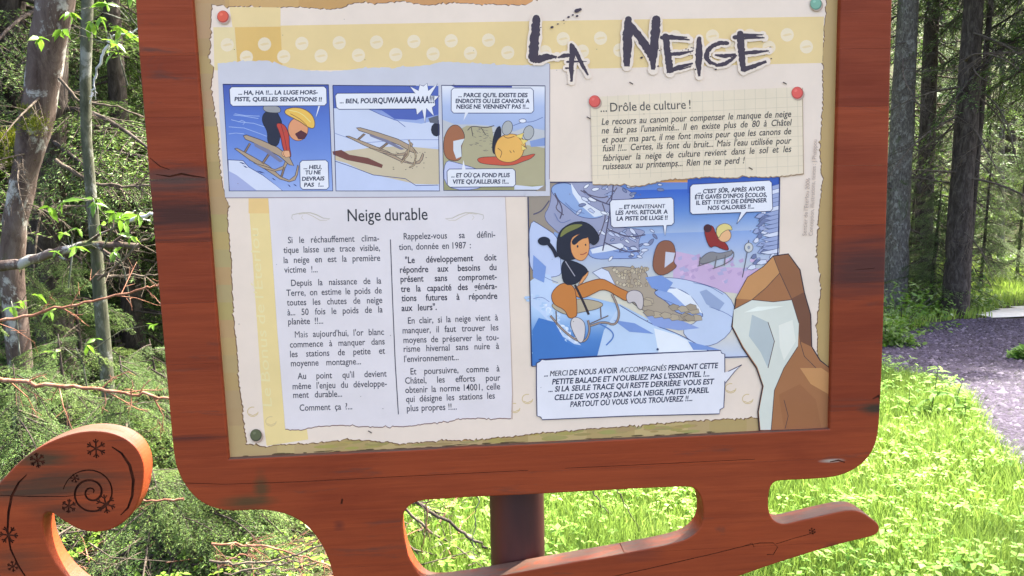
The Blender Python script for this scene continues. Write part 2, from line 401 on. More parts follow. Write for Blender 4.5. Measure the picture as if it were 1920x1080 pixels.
STEP = 0.0000015; LAY = [0]
panel = None
class Print:
    """flat print: coloured shapes in photo pixels laid on the panel face, later ones on top"""
    def __init__(s): s.v = []; s.f = []; s.c = []
    def lay(s): LAY[0] += 1; return PY0-LAY[0]*STEP
    def poly(s, pts, col, y=None):
        y = s.lay() if y is None else y
        o = len(s.v); s.v += [P(a, b, y) for a, b in pts]; s.f.append(tuple(range(o, o+len(pts))))
        if isinstance(col, list): s.c += [ink(*k) for k in col]
        else: s.c += [ink(*col)]*len(pts)
    def tri_strip(s, L, Rr, col, y=None):
        y = s.lay() if y is None else y
        for i in range(len(L)-1): s.poly([L[i], L[i+1], Rr[i+1], Rr[i]], col, y)
    def line(s, pts, w, col, closed=False, rough=0, y=None):
        y = s.lay() if y is None else y
        if s.sm and not closed and len(pts) > 2 and not isinstance(w, (list, tuple)):
            for _ in range(2):
                q = [pts[0]]
                for i in range(len(pts)-1):
                    a, b = pts[i], pts[i+1]; q += [(a[0]*.75+b[0]*.25, a[1]*.75+b[1]*.25), (a[0]*.25+b[0]*.75, a[1]*.25+b[1]*.75)]
                pts = q+[pts[-1]]
        if closed: pts = list(pts)+[pts[0], pts[1]]
        n = len(pts); L = []; Rr = []
        for i, (x, yy) in enumerate(pts):
            a = pts[max(i-1, 0)]; b = pts[min(i+1, n-1)]
            dx, dy = b[0]-a[0], b[1]-a[1]; l = math.hypot(dx, dy) or 1
            ww = (w[i] if isinstance(w, (list, tuple)) else w)/2
            j1 = ww*(1+random.uniform(-rough, rough)); j2 = ww*(1+random.uniform(-rough, rough))
            L.append((x-dy/l*j1, yy+dx/l*j1)); Rr.append((x+dy/l*j2, yy-dx/l*j2))
        s.tri_strip(L, Rr, col, y)
    sm = False
    def shape(s, pts, col, edge=(40, 40, 70), w=1.4):
        if s.sm and len(pts) > 5: pts = chaikin(list(pts), it=2)
        s.poly(pts, col)
        if edge: s.line(pts, w, edge, True)
    def blob(s, cx, cy, rx, ry, col, n=14, edge=None, w=1.2, rot=0):
        c_, s_ = math.cos(R(rot)), math.sin(R(rot))
        p = [(cx+rx*math.cos(t)*c_-ry*math.sin(t)*s_, cy+rx*math.cos(t)*s_+ry*math.sin(t)*c_) for t in [2*math.pi*i/n for i in range(n)]]
        s.shape(p, col, edge, w)
    def grad(s, pts4, cols, n=10):
        """quad tl,tr,br,bl filled by vertical gradient through cols"""
        y = s.lay(); tl, tr, br, bl = pts4
        def lc(t):
            k = t*(len(cols)-1); i = min(int(k), len(cols)-2); u = k-i
            return tuple(cols[i][j]*(1-u)+cols[i+1][j]*u for j in range(3))
        def lp(a, b, t): return (a[0]+(b[0]-a[0])*t, a[1]+(b[1]-a[1])*t)
        for i in range(n):
            a, b = i/n, (i+1)/n
            s.poly([lp(tl, bl, a), lp(tr, br, a), lp(tr, br, b), lp(tl, bl, b)], [lc(a), lc(a), lc(b), lc(b)], y)
    def build(s, name, parent, label=None):
        me = pymesh(name, s.v, s.f, pm)
        ca = me.color_attributes.new('Ink', 'FLOAT_COLOR', 'CORNER')
        idx = np.empty(len(me.loops), np.int32); me.loops.foreach_get('vertex_index', idx)
        ca.data.foreach_set('color', np.array(s.c, np.float32)[idx].ravel())
        o = link(name, me, parent)
        if label: o['label'] = label
        return o
def torn(pts, amp=2.2, step=4, seed=1, sharp=.35):
    r = random.Random(seed); o = []
    for i in range(len(pts)-1):
        (x0, y0), (x1, y1) = pts[i], pts[i+1]; l = math.hypot(x1-x0, y1-y0); n = max(1, int(l/step))
        nx, ny = -(y1-y0)/(l or 1), (x1-x0)/(l or 1)
        for k in range(n):
            t = (k+r.uniform(-.3, .3) if k else 0)/n; a = r.gauss(0, amp*.45)
            if r.random() < .12: a += r.choice((-1, 1))*amp*sharp*4
            o.append((x0+(x1-x0)*t+nx*a, y0+(y1-y0)*t+ny*a))
    o.append(pts[-1]); return o

# glyph cache from the built-in font
GL = {}
def glyph_mesh(txt, bold):
    k = (txt, bold)
    if k in GL: return GL[k]
    c = bpy.data.curves.new('t', 'FONT'); c.body = txt; c.size = 1; c.resolution_u = 3; c.offset = 0 if 'M' in txt else bold
    o = bpy.data.objects.new('t', c); COL.objects.link(o)
    bpy.context.view_layer.update()
    e = o.evaluated_get(bpy.context.evaluated_depsgraph_get()); me = e.to_mesh()
    V = [(v.co.x, v.co.y) for v in me.vertices]; F = [tuple(p.vertices) for p in me.polygons]
    e.to_mesh_clear(); bpy.data.objects.remove(o); bpy.data.curves.remove(c)
    x0 = min(v[0] for v in V) if V else 0; x1 = max(v[0] for v in V) if V else 0
    if 'M' in txt and bold > .01:              # thicken by a second, shifted strike
        n0 = len(V); V = [(a-bold*.7, b) for a, b in V]+[(a+bold*.7, b) for a, b in V]; F = F+[tuple(i+n0 for i in q) for q in F]; x0 -= bold*.7; x1 += bold*.7
    GL[k] = ([(v[0]-x0, v[1]) for v in V], F, x1-x0); return GL[k]
CAPH = 0.73
def text(pr, txt, x0, y0, x1, y1, cap, col=(58, 58, 66), bold=0.0, slant=0.0, sp=.33, grow=None, up=None, y=None, jig=0.0):
    """one line of print from (x0,y0) to (x1,y1) on its baseline, capitals cap px high; words spread to fill"""
    y = pr.lay() if y is None else y
    words = txt.split(' '); g = [glyph_mesh(w, bold) for w in words]
    L = math.hypot(x1-x0, y1-y0); tw = sum(k[2] for k in g); n = len(words)
    s = cap/CAPH
    # horizontal scale so that gaps are about sp of size
    sx = L/(tw+max(n-1, 0)*sp)
    if grow is None: sx = min(sx, s*1.12)
    gap = (L-tw*sx)/(n-1) if n > 1 else 0
    ux, uy = (x1-x0)/L, (y1-y0)/L
    if up is None: up = (-.03 if x0 < 1500 else 0, -1)
    cur = 0
    for (V, F, w) in g:
        o = len(pr.v)
        for vx, vy in V:
            a = cur+(vx+slant*vy)*sx; b = vy*s*(1+(grow or 0)*(a/L))
            pr.v.append(P(x0+ux*a+up[0]*b, y0+uy*a+up[1]*b, y)); pr.c.append(ink(*col))
        pr.f += [tuple(i+o for i in q) for q in F]
        cur += w*sx+gap

# --- backing board
bk = Print(); KH = (176, 154, 112)
bk.poly([(350, -130), (354, 0), (372, 240), (396, 540), (420, 868), (990, 840), (1562, 811), (1568, 500), (1580, 0), (1582, -130)], KH)
me = bk.build('panel', sign, 'printed comic panel with a torn paper collage'); panel = me
# the panel sheet has thickness: a slab behind it
q = [P(350, -130, PY0), P(420, 868, PY0), P(1562, 811, PY0), P(1582, -130, PY0)]
mb = MB(); mb.add([p+Vector((0, .0005, 0)) for p in q]+[p+Vector((0, .005, 0)) for p in q], [(0, 1, 2, 3), (7, 6, 5, 4), (0, 4, 5, 1), (1, 5, 6, 2), (2, 6, 7, 3), (3, 7, 4, 0)])
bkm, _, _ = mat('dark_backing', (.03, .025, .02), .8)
link('backing_sheet', mb.mesh('backing_sheet', [bkm]), sign)
# dark strip added to paint in the shadow gap round the panel
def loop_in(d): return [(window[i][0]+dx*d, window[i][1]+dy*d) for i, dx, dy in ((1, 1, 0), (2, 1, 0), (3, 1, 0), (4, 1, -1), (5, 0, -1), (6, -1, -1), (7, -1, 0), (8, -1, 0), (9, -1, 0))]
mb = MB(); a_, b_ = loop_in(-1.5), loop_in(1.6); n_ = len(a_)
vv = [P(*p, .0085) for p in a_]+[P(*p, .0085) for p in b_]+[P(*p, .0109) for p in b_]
mb.add(vv, [(i, i+1, n_+i+1, n_+i) for i in range(n_-1)]+[(n_+i, n_+i+1, 2*n_+i+1, 2*n_+i) for i in range(n_-1)]); link('shadow_gap', mb.mesh('shadow_gap', [bkm]), sign)
bl = Print()
for i, (xa, xb, sh) in enumerate(((520, 552, 8), (610, 690, -6), (690, 760, 5), (905, 990, -8), (990, 1100, 6), (1100, 1190, -5), (1190, 1290, 9), (1330, 1400, -6))):
    ya = 855-(xa-430)*.0506; yb = 855-(xb-430)*.0506
    bl.poly([(xa, ya-35), (xb, yb-35), (xb, yb+6), (xa, ya+6)], (176+sh, 156+sh, 108+sh))
for (xa, xb, c) in ((380, 430, (184, 150, 96)), (430, 560, (196, 160, 104)), (560, 690, (190, 150, 92)), (690, 860, (196, 146, 92)), (860, 1010, (205, 150, 95))):
    bl.poly([(xa, -120), (xb, -120), (xb, 22), (xa, 22)], c)
for i in range(26):
    y0 = -60+i*33; x0 = 362+.079*y0
    bl.poly([(x0, y0), (x0+60, y0), (x0+62, y0+33), (x0+2, y0+33)], (172+random.randint(-5, 5), 150+random.randint(-5, 5), 106+random.randint(-6, 6)))
bl.poly([(1540, -100), (1578, -100), (1563, 500), (1556, 805), (1530, 806)], (180, 154, 104))
# algae film along the lower edge
for i in range(60):
    x = random.uniform(600, 1300); yb = 850-(x-430)*.0506
    bl.blob(x, yb-random.uniform(-3, 10), random.uniform(8, 26), random.uniform(1.5, 5), (162+random.randint(-10, 8), 146+random.randint(-8, 8), 94+random.randint(-10, 8)), 9, rot=-3)
for i in range(45):
    x = random.uniform(440, 1540); yb = 857-(x-430)*.0506
    bl.blob(x, yb-random.uniform(-1, 2), random.uniform(3, 16), random.uniform(.6, 1.6), (88, 74, 48), 7, rot=-3)
bl.build('background_blocks', panel)

# --- torn parchment
edge = torn([(1547, -70), (1550, -20), (1546, 40), (1541, 100), (1543, 180), (1539, 240), (1537, 300), (1541, 340), (1534, 400), (1530, 470), (1538, 540), (1530, 610), (1533, 670), (1528, 730), (1522, 782), (1415, 783), (1300, 788), (1200, 797), (1100, 804), (1000, 813), (960, 818), (900, 823), (840, 825), (750, 832), (700, 826), (655, 824), (600, 829), (560, 833), (520, 833), (500, 838), (480, 833), (461, 832)], 1.8, 3.6, 3)
edge += torn([(461, 832), (458, 790), (455, 760), (448, 712), (447, 680), (440, 610), (436, 540), (433, 470), (428, 420), (428, 380), (419, 352), (414, 320), (410, 250), (403, 200), (397, 160), (401, 130), (393, 105), (398, 70), (396, 40), (398, 10)], 1.8, 3.6, 4)
edge += torn([(398, 10), (430, 13), (460, 12), (500, 18), (530, 13), (580, 15), (620, 19), (650, 12), (665, 6), (720, 6), (760, 3), (800, 10), (860, 6), (900, 8), (985, 10), (998, 3), (1010, -2), (1100, -6), (1250, -12), (1420, -18), (1547, -28)], 1.8, 4, 5)
pp = Print()
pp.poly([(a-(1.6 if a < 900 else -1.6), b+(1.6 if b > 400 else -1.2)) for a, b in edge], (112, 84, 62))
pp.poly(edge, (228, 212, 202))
YB = lambda x: 48-(x-526)*.0178      # top of the yellow band
pp.poly([(430, 13), (526, 14), (526, 50), (436, 51)], (224, 202, 150))
pp.poly([(525, YB(525)), (1030, YB(1030)), (1545, 31), (1542, 118), (1140, 128), (1030, 130), (820, 131), (528, 132)], (222, 199, 146))
pp.poly([(400, 51), (442, 51), (446, 132), (402, 132)], (222, 205, 158))
pp.poly([(440, 51), (526, 50), (530, 132), (446, 132)], (216, 180, 106))
fr = random.Random(4)
for i in range(26):
    for row in (0, 1):
        x = 426+70*i+(36 if row else 0)
        if x < 410 or x > 1535 or 975 < x < 1125 and row == 0 and x < 1040: continue
        yy = (84 if row == 0 else 108)-(x-426)*.0178
        if x > 1140 and row == 1: yy -= 1
        pp.blob(x, yy, 12.5, 12.8, (232, 212, 186), 16)
        pp.poly([(x-9, yy+1), (x-2, yy-2), (x+6, yy-3), (x+9, yy), (x+2, yy+1.5), (x-4, yy+3)], (222, 202, 162))
# yellow side band
pp.poly([(466, 372), (503, 372), (520, 560), (534, 800), (575, 800), (578, 824), (500, 836), (495, 800)], (226, 206, 150))
pp.poly([(466, 372), (503, 372), (503, 376), (505, 400), (466, 400)], (226, 194, 134))
for (x, y) in ((474, 772), (508, 790), (989, 748), (965, 765), (1370, 728), (1402, 748)):
    pp.line([(x+10*math.cos(t), y+9*math.sin(t)) for t in [i*.5 for i in range(11)]], 1.6, (206, 184, 140))
    pp.line([(x-7, y+4), (x, y+7), (x+9, y+3)], 1.5, (206, 184, 140))
pp.build('parchment', panel)
sd_ = Print()
text(sd_, "Le Bonus de l'Éterlou", 510, 762, 484, 428, 18, (231, 214, 166), .0, up=(-1, -.05), grow=0, sp=.3)
sd_.build('side_lettering', panel)

# --- text sheet "Neige durable"
ns = Print()
sh = [(503, 370), (505, 400), (512, 500), (520, 620), (528, 720), (535, 804)]+torn([(535, 804), (560, 806), (590, 800), (640, 796), (690, 800), (760, 799), (800, 794), (840, 790), (860, 785), (900, 784), (958, 784)], 1.3, 4, 8)[1:]+[(960, 740), (956, 600), (951, 470), (947, 370)]
ns.line([(947, 369), (951, 470), (956, 600), (961, 740), (960, 786)], 2.4, (186, 166, 158))
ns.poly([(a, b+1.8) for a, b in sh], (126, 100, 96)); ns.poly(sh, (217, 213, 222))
ns.line([(732, 449), (736, 560), (741, 680), (747, 777)], 1.9, (70, 68, 84))
for sx_, ox in ((1, 546), (-1, 908)):
    f = lambda u, v: (ox+sx_*u, v)
    ns.line([f(4, 412), f(1, 409), f(2, 403), f(10, 401), f(22, 399), f(36, 399), f(48, 403), f(60, 409), f(73, 410)], [1, 1.2, 1.5, 1.5, 1.8, 2, 2, 1.6, .8], (186, 178, 166))
    ns.line([f(14, 402), f(28, 400), f(40, 405), f(54, 413), f(66, 413), f(73, 410)], [.8, 1.2, 1.5, 1.5, 1, .6], (196, 186, 172))
    ns.line([f(22, 404), f(19, 408), f(23, 412)], 1, (196, 186, 172))
ns.build('text_sheet', panel)
tx = Print(); TC = (48, 48, 64)
text(tx, "Neige durable", 652, 415, 802, 412, 24, (44, 44, 52), .006, sp=.28)
col1 = [("Si le réchauffement clima-", 540, 711, 456, 452), ("tique laisse une trace visible,", 531.5, 712.5, 474.6, 470), ("la neige en est la première", 532, 713, 493.5, 489), ("victime !...", 533, 595.6, 511.6, 510.5),
 ("Depuis la naissance de la", 546, 715, 536.4, 531.8), ("Terre, on estime le poids de", 537, 716, 555, 550), ("toutes les chutes de neige", 538, 717, 573, 568), ("à... 50 fois le poids de la", 539, 717.6, 591.5, 585.7), ("planète !!...", 540.5, 606, 608.6, 606.8),
 ("Mais aujourd'hui, l'or blanc", 553, 720, 633, 627.7), ("commence à manquer dans", 543.7, 721.4, 651.8, 645.7), ("les stations de petite et", 544, 722, 669.8, 663), ("moyenne montagne...", 545.6, 676.8, 687, 683),
 ("Au point qu'il devient", 558, 725, 711, 706), ("même l'enjeu du développe-", 548.8, 725.5, 730, 724.5), ("ment durable...", 550, 641.5, 746.4, 743.7), ("Comment ça ?...", 561.8, 660.5, 770.4, 767.3),
 ("Rappelez-vous sa défini-", 757, 928.7, 449, 445), ("tion, donnée en 1987 :", 748, 883, 468.8, 465.3), ("En clair, si la neige vient à", 765, 934, 607, 600.7),
 ("manquer, il faut trouver les", 755, 934.7, 625.3, 619.3), ("moyens de préserver le tou-", 756.6, 935.4, 643.3, 637.8), ("risme hivernal sans nuire à", 757, 936, 660, 654), ("l'environnement...", 757.8, 860, 679, 675),
 ("Et poursuivre, comme à", 769.8, 937, 702.3, 696.3), ("Châtel, les efforts pour", 759.7, 938.3, 719.6, 713.6), ("obtenir la norme 14001, celle", 760, 937.8, 737, 730), ("qui désigne les stations les", 761.4, 928, 754, 747.3), ("plus propres !!...", 763, 856.5, 771.4, 767.8)]
def natural(words, bold): return sum(glyph_mesh(w, bold)[2] for w in words)
BODY = 12.6
def para(pr, lines, cap, bold, col, target=None, slant=0):
    for (t, x0, x1, y0, y1) in lines:
        w = t.split(' '); tw = natural(w, bold)
        s = target or 14.2
        # narrow the letters to a constant width, spread the words
        if len(w) > 1:
            L = x1-x0; sx = min(s, (L)/(tw+.22*(len(w)-1)))
            sp = (L-tw*sx)/(len(w)-1)/sx
            text(pr, t, x0, y0, x1, y1, cap, col, bold, slant, sp=sp)
        else: text(pr, t, x0, y0, x1, y1, cap, col, bold, slant)
tx.build('heading_lettering', panel); tx = Print()
para(tx, col1, BODY, .010, TC)
para(tx, [("\"Le développement doit", 759.7, 931, 493.6, 488), ("répondre aux besoins du", 750, 931, 511.6, 506.3), ("présent sans compromet-", 751, 931.5, 529, 524), ("tre la capacité des généra-", 751.6, 932, 547.5, 541.7), ("tions futures à répondre", 752.8, 932.6, 564.9, 560.2), ("aux leurs\".", 753, 819, 583.4, 581)], BODY, .018, (44, 42, 60))
tx.build('body_text', panel)

# --- comic strip
st = Print(); NAVY = (44, 46, 92)
strip = torn([(408, 118), (440, 116), (470, 114), (500, 113), (520, 119), (545, 128), (570, 131), (620, 134), (680, 128), (740, 126), (790, 124), (830, 116), (880, 118), (930, 121), (985, 122), (1030, 118)], 1.4, 5, 21)+[(1030, 250), (1029, 367), (720, 369), (422, 370), (417, 300), (412, 220)]
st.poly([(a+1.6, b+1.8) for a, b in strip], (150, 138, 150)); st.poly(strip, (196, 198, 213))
st.build('strip_sheet', panel)
c1 = Print(); 
c1.grad([(418, 158), (616, 159), (624, 358), (430, 358)], [(66, 84, 168), (84, 116, 200), (110, 140, 214), (150, 172, 228)])
z = lambda x, y: (400+x/4.5, 140+y/4.5)
Z = lambda l: [z(*p) for p in l]
c1.shape(Z([(125, 718), (250, 725), (300, 780), (420, 850), (585, 980), (132, 980)]), (204, 212, 238), (52, 62, 120), 1.3)
c1.poly(Z([(126, 810), (200, 850), (330, 950), (370, 979), (133, 979)]), (160, 170, 216))
for l in ([(170, 340), (260, 350), (380, 370)], [(150, 380), (230, 400), (340, 410), (430, 440)], [(130, 440), (260, 450), (400, 500), (450, 520)], [(180, 330), (270, 345), (390, 350)], [(210, 400), (240, 385), (270, 400), (250, 420)], [(130, 500), (190, 492), (260, 500)]):
    c1.line(Z(l), 1.1, (160, 182, 230))
for x, y, w in ((245, 745, 30), (400, 820, 38), (270, 775, 22), (510, 880, 18), (640, 935, 14), (690, 930, 16)):
    c1.poly(Z([(x-w, y-10), (x, y-4), (x+w, y+12), (x, y+8)]), (44, 52, 110))
def sledge(pr, F, k=1.0, cols=((170, 150, 128), (138, 116, 100))):
    ed = (50, 44, 60)
    for seg in (((-200, 60), (260, 330)), ((-90, 170), (140, 280))):
        pass
    pr.shape([F(*p) for p in ((178, 625), (200, 620), (330, 690), (470, 770), (570, 860), (640, 890), (690, 850), (712, 760), (722, 770), (712, 840), (690, 890), (640, 905), (560, 880), (440, 800), (300, 715))], cols[0], ed, 1.1*k)
    pr.shape([F(*p) for p in ((340, 745), (430, 770), (520, 800), (590, 770), (620, 700), (635, 640), (645, 660), (630, 740), (600, 800), (520, 815), (420, 790))], cols[0], ed, 1.0*k)
    for a, b, w in (((310, 580), (265, 655), 16), ((490, 640), (415, 750), 18), ((600, 780), (575, 860), 16)):
        dx, dy = b[0]-a[0], b[1]-a[1]; l = math.hypot(dx, dy); nx, ny = -dy/l*w/2, dx/l*w/2
        pr.shape([F(a[0]+nx, a[1]+ny), F(b[0]+nx, b[1]+ny), F(b[0]-nx, b[1]-ny), F(a[0]-nx, a[1]-ny)], cols[1], ed, .9*k)
    pr.shape([F(*p) for p in ((252, 515), (280, 508), (400, 550), (540, 612), (640, 690), (680, 770), (640, 760), (560, 690), (470, 640), (330, 570), (270, 545))], cols[0], ed, 1.2*k)
    pr.poly([F(*p) for p in ((340, 575), (470, 632), (590, 730), (560, 740), (450, 660), (350, 605))], (120, 120, 150))
sledge(c1, z)
c1.sm = True
# a plain child in a red jumper tipping over the sledge, face hidden
c1.shape(Z([(430, 310), (530, 300), (555, 350), (580, 400), (570, 470), (550, 600), (500, 600), (455, 570), (460, 480), (405, 390)]), (34, 36, 58), (24, 24, 44))
c1.shape(Z([(415, 265), (470, 255), (560, 268), (572, 310), (545, 325), (430, 315)]), (150, 152, 158), (40, 40, 60), 1)
c1.shape(Z([(520, 405), (600, 415), (640, 500), (640, 600), (660, 700), (630, 690), (590, 640), (565, 500)]), (186, 66, 52), (70, 24, 40))
c1.blob(600, 0, 0.1, 0.1, (0, 0, 0), 3)
c1.blob(*z(715, 460), 19, 22, (214, 150, 110), 18, (80, 40, 40), 1)
c1.shape(Z([(610, 290), (680, 275), (760, 285), (830, 330), (860, 400), (850, 460), (790, 440), (740, 400), (680, 370), (620, 340), (600, 320)]), (230, 184, 84), (96, 70, 50))
c1.line(Z([(640, 300), (740, 320), (820, 400)]), 1.2, (244, 222, 150))
c1.blob(*z(598, 665), 4.5, 6, (224, 170, 130), 10, (80, 50, 50), .8)
c1.line(Z([(650, 330), (690, 350), (740, 380), (790, 430)]), 1.2, (150, 96, 50)); c1.shape(Z([(690, 500), (740, 470), (790, 500), (770, 540), (720, 545)]), (84, 34, 44), (60, 24, 34), .8); c1.line(Z([(570, 420), (600, 520), (620, 640)]), 1.0, (110, 34, 34)); c1.shape(Z([(600, 640), (640, 640), (650, 690), (610, 700), (590, 670)]), (224, 170, 130), (80, 50, 50), .8)
c1.sm = False
def bubble(pr, pts, col=(222, 226, 240)):
    """speech balloon with nicked corners"""
    o = []; n = len(pts)
    for i in range(n):
        a = pts[i-1]; b = pts[i]; c = pts[(i+1) % n]
        def to(p, q, d):
            l = math.hypot(q[0]-p[0], q[1]-p[1]); return (p[0]+(q[0]-p[0])*d/l, p[1]+(q[1]-p[1])*d/l)
        p1 = to(b, a, 4.5); p2 = to(b, c, 4.5); o += [p1, ((p1[0]+p2[0])/2+(to(b, a, 1.5)[0]-b[0])*0, (p1[1]+p2[1])/2), p2]
    pr.shape(o, col, NAVY, 1.3)
bubble(c1, [(430, 163), (612, 162), (613, 198), (432, 199)]); c1.shape([(600, 198.5), (594, 216), (592, 220), (597, 198.5)], (222, 226, 240), None)
bubble(c1, [(562, 301), (615, 300), (617, 355), (563, 355)])
c1.line([(418, 158), (616, 159), (624, 358), (430, 358)], 1.6, NAVY, True)
CB = (28, 30, 62)
for a in (("... HA, HA !!... LA LUGE HORS-", 446.7, 177.5, 595.5, 176.7), ("PISTE, QUELLES SENSATIONS !!", 439.6, 189.5, 603, 190)): text(c1, *a, 8, CB, .034, .12, sp=.3)
for a in (("... HEU,", 569, 317, 603, 316.5), ("TU NE", 572, 327, 601, 326.5), ("DEVRAIS", 566, 338.8, 608, 338), ("PAS !...", 570, 350, 606.7, 349.5)): text(c1, *a, 7.5, CB, .034, .12, sp=.3)
c1.build('comic_panel', panel, 'comic panel of a yellow haired child tumbling over a sledge')

c2 = Print()
c2.grad([(624, 160), (822, 161), (824, 358), (630, 358)], [(70, 88, 172), (150, 170, 222), (196, 206, 236), (200, 208, 236)])
c2.poly([(625, 160), (822, 161), (822, 215), (780, 225), (740, 223), (716, 207), (690, 204), (626, 203)], (76, 96, 178))
c2.poly([(626, 203), (690, 204), (740, 226), (790, 232), (823, 224), (824, 275), (628, 290)], (196, 206, 234))
c2.line([(690, 204), (716, 216), (745, 226), (760, 238)], 1.1, (70, 84, 150)); c2.line([(628, 250), (680, 268), (760, 262), (822, 262)], 1, (120, 134, 190))
c2.poly([(628, 286), (700, 276), (760, 274), (823, 280), (824, 345), (800, 349), (770, 350), (700, 330), (629, 304)], (196, 184, 160))
c2.poly([(628, 300), (650, 306), (690, 325), (740, 336), (780, 345), (824, 346), (824, 357), (630, 357)], (188, 200, 234)); c2.line([(628, 302), (660, 313), (700, 328), (760, 335), (780, 348), (822, 347)], 1.2, (56, 66, 120))
c2.poly([(623, 284), (640, 281), (655, 290), (690, 296), (718, 309), (716, 315), (690, 308), (650, 300), (625, 290)], (112, 66, 58))
F2 = lambda x, y: (400+150+ (x*0.27+ 50), 140+96+(y-500)*.155+ (x-178)*.02)
sledge(c2, F2, .9)
for l in ([(766, 262), (769, 268), (765, 290), (752, 306)], [(775, 280), (780, 292), (776, 310), (768, 314)]): c2.line(l, 3.4, (60, 54, 60)); c2.line(l, 2, (178, 158, 128))
for i in range(26): c2.blob(random.uniform(735, 800), random.uniform(285, 318), random.uniform(.8, 2), .8, (96, 84, 80), 5)
c2.blob(818, 243, 10, 13, (30, 30, 48), 12); c2.poly([(803, 222), (822, 216), (823, 232), (806, 230)], (92, 96, 112))
c2.poly([(824, 158), (836, 158), (836, 360), (825, 360)], (196, 198, 213))
c2.sm = False
bubble(c2, [(628, 175), (800, 174), (800, 204), (631, 205)])
star = []
for i in range(22):
    a = i*2*math.pi/22-.2; r = (36 if i % 2 == 0 else 21)*(1+.22*math.sin(i*2.3)); star.append((795+r*math.cos(a)*.82, 187+r*math.sin(a)))
c2.shape(star, (222, 226, 240), NAVY, 1.2)
c2.poly([(770, 176), (800, 175), (800, 203), (770, 203.5)], (222, 226, 240))
c2.line([(624, 160), (780, 161)], 1.6, NAVY); c2.line([(822, 225), (824, 358), (630, 358), (624, 160)], 1.6, NAVY)
text(c2, "... BEN, POURQUWAAAAAAAA!!!", 636.7, 193.5, 814, 193, 8, CB, .03, .12, sp=.3, grow=.75)
c2.build('comic_panel', panel, 'comic panel of an empty sledge on bare ground')

c3 = Print()
c3.grad([(828, 160), (1022, 161), (1022, 357), (832, 357)], [(222, 226, 240), (170, 186, 226), (160, 178, 220), (176, 170, 146), (160, 158, 118), (150, 150, 110)])
c3.sm = True
z3 = lambda x, y: (720+x/4.5, 140+y/4.5); Z3 = lambda l: [z3(*p) for p in l]
c3.poly(Z3([(560, 92), (1080, 92), (1080, 108), (600, 108)]), (60, 72, 160))
c3.poly(Z3([(495, 380), (600, 420), (760, 420), (900, 430), (1100, 480), (1200, 440), (1355, 470), (1357, 620), (1150, 600), (500, 560)]), (186, 190, 200))
c3.poly(Z3([(500, 530), (700, 430), (910, 440), (930, 560), (1250, 600), (1357, 620), (1357, 930), (1100, 940), (820, 800), (600, 740)]), (172, 166, 136))
c3.line(Z3([(1090, 430), (1170, 400), (1250, 400), (1340, 360)]), 1.2, (90, 104, 160)); c3.blob(*z3(1170, 390), 7, 4, (222, 226, 240), 10, NAVY, 1)
c3.poly(Z3([(1230, 560), (1356, 530), (1357, 600), (1240, 610)]), (130, 152, 206))
c3.shape(Z3([(505, 715), (620, 745), (760, 785), (850, 830), (850, 970), (508, 972)]), (186, 194, 232), (70, 84, 140), 1.1)
c3.poly(Z3([(1100, 930), (1250, 945), (1357, 935), (1357, 970), (1100, 970)]), (204, 212, 236))
for i in range(40):
    x, y = random.uniform(720, 920), random.uniform(450, 650); c3.line(Z3([(x, y), (x+random.uniform(10, 26), y+random.uniform(-8, 12))]), .8, (110, 108, 104))
c3.line(Z3([(705, 470), (740, 430), (850, 450), (930, 430)]), 1.6, (80, 72, 74)); c3.line(Z3([(735, 440), (750, 520)]), 1.4, (80, 72, 74)); c3.line(Z3([(820, 450), (860, 510)]), 1.4, (80, 72, 74))
# plain brown boulder
c3.shape(Z3([(500, 560), (530, 470), (580, 420), (640, 430), (690, 520), (650, 600), (660, 700), (610, 735), (510, 705)]), (158, 102, 70), (60, 40, 50), 1.1)
c3.poly(Z3([(585, 560), (680, 540), (650, 600), (655, 690), (610, 710), (585, 640)]), (206, 214, 226))
# child face down, hair only
c3.shape(Z3([(910, 660), (915, 540), (950, 440), (990, 430), (990, 560), (950, 680)]), (30, 30, 48), None)
c3.shape(Z3([(780, 700), (930, 690), (1060, 700), (1180, 690), (1290, 660), (1240, 710), (1180, 730), (1080, 770), (900, 760), (800, 745)]), (196, 84, 60), (80, 40, 50), 1)
c3.shape(Z3([(935, 600), (970, 530), (1050, 495), (1140, 510), (1200, 570), (1180, 640), (1160, 700), (1070, 745), (980, 730), (935, 680)]), (232, 176, 92), (110, 74, 50), 1.2)
for x, y in ((1040, 450), (1220, 490)): c3.blob(*z3(x, y), 10, 14, (168, 172, 176), 12, (60, 62, 80), 1.1, 15)
for l in ([(1000, 510), (1040, 540), (1100, 520)], [(1130, 520), (1160, 560), (1200, 560)], [(960, 620), (1000, 650), (980, 700)], [(1060, 640), (1075, 660)], [(1090, 640), (1100, 655)], [(1170, 600), (1210, 610), (1180, 640)]): c3.line(Z3(l), 1.2, (120, 80, 50))
c3.sm = False
for p_ in ([(1110, 515), (1180, 490), (1160, 545)], [(1150, 540), (1215, 555), (1175, 590)], [(1160, 590), (1205, 625), (1165, 640)]): c3.shape(Z3(p_), (240, 204, 116), (110, 74, 50), .8)
bubble(c3, [(846, 165), (1000, 165), (1001, 212), (846, 212)]); c3.shape([(872, 211), (870, 221), (869, 226), (878, 211)], (222, 226, 240), None)
bubble(c3, [(838, 317), (966, 316), (967, 350), (839, 351)]); c3.shape([(866, 318), (869, 300), (873, 318)], (222, 226, 240), None)
c3.line([(828, 160), (1022, 161), (1022, 357), (832, 357)], 1.6, NAVY, True)
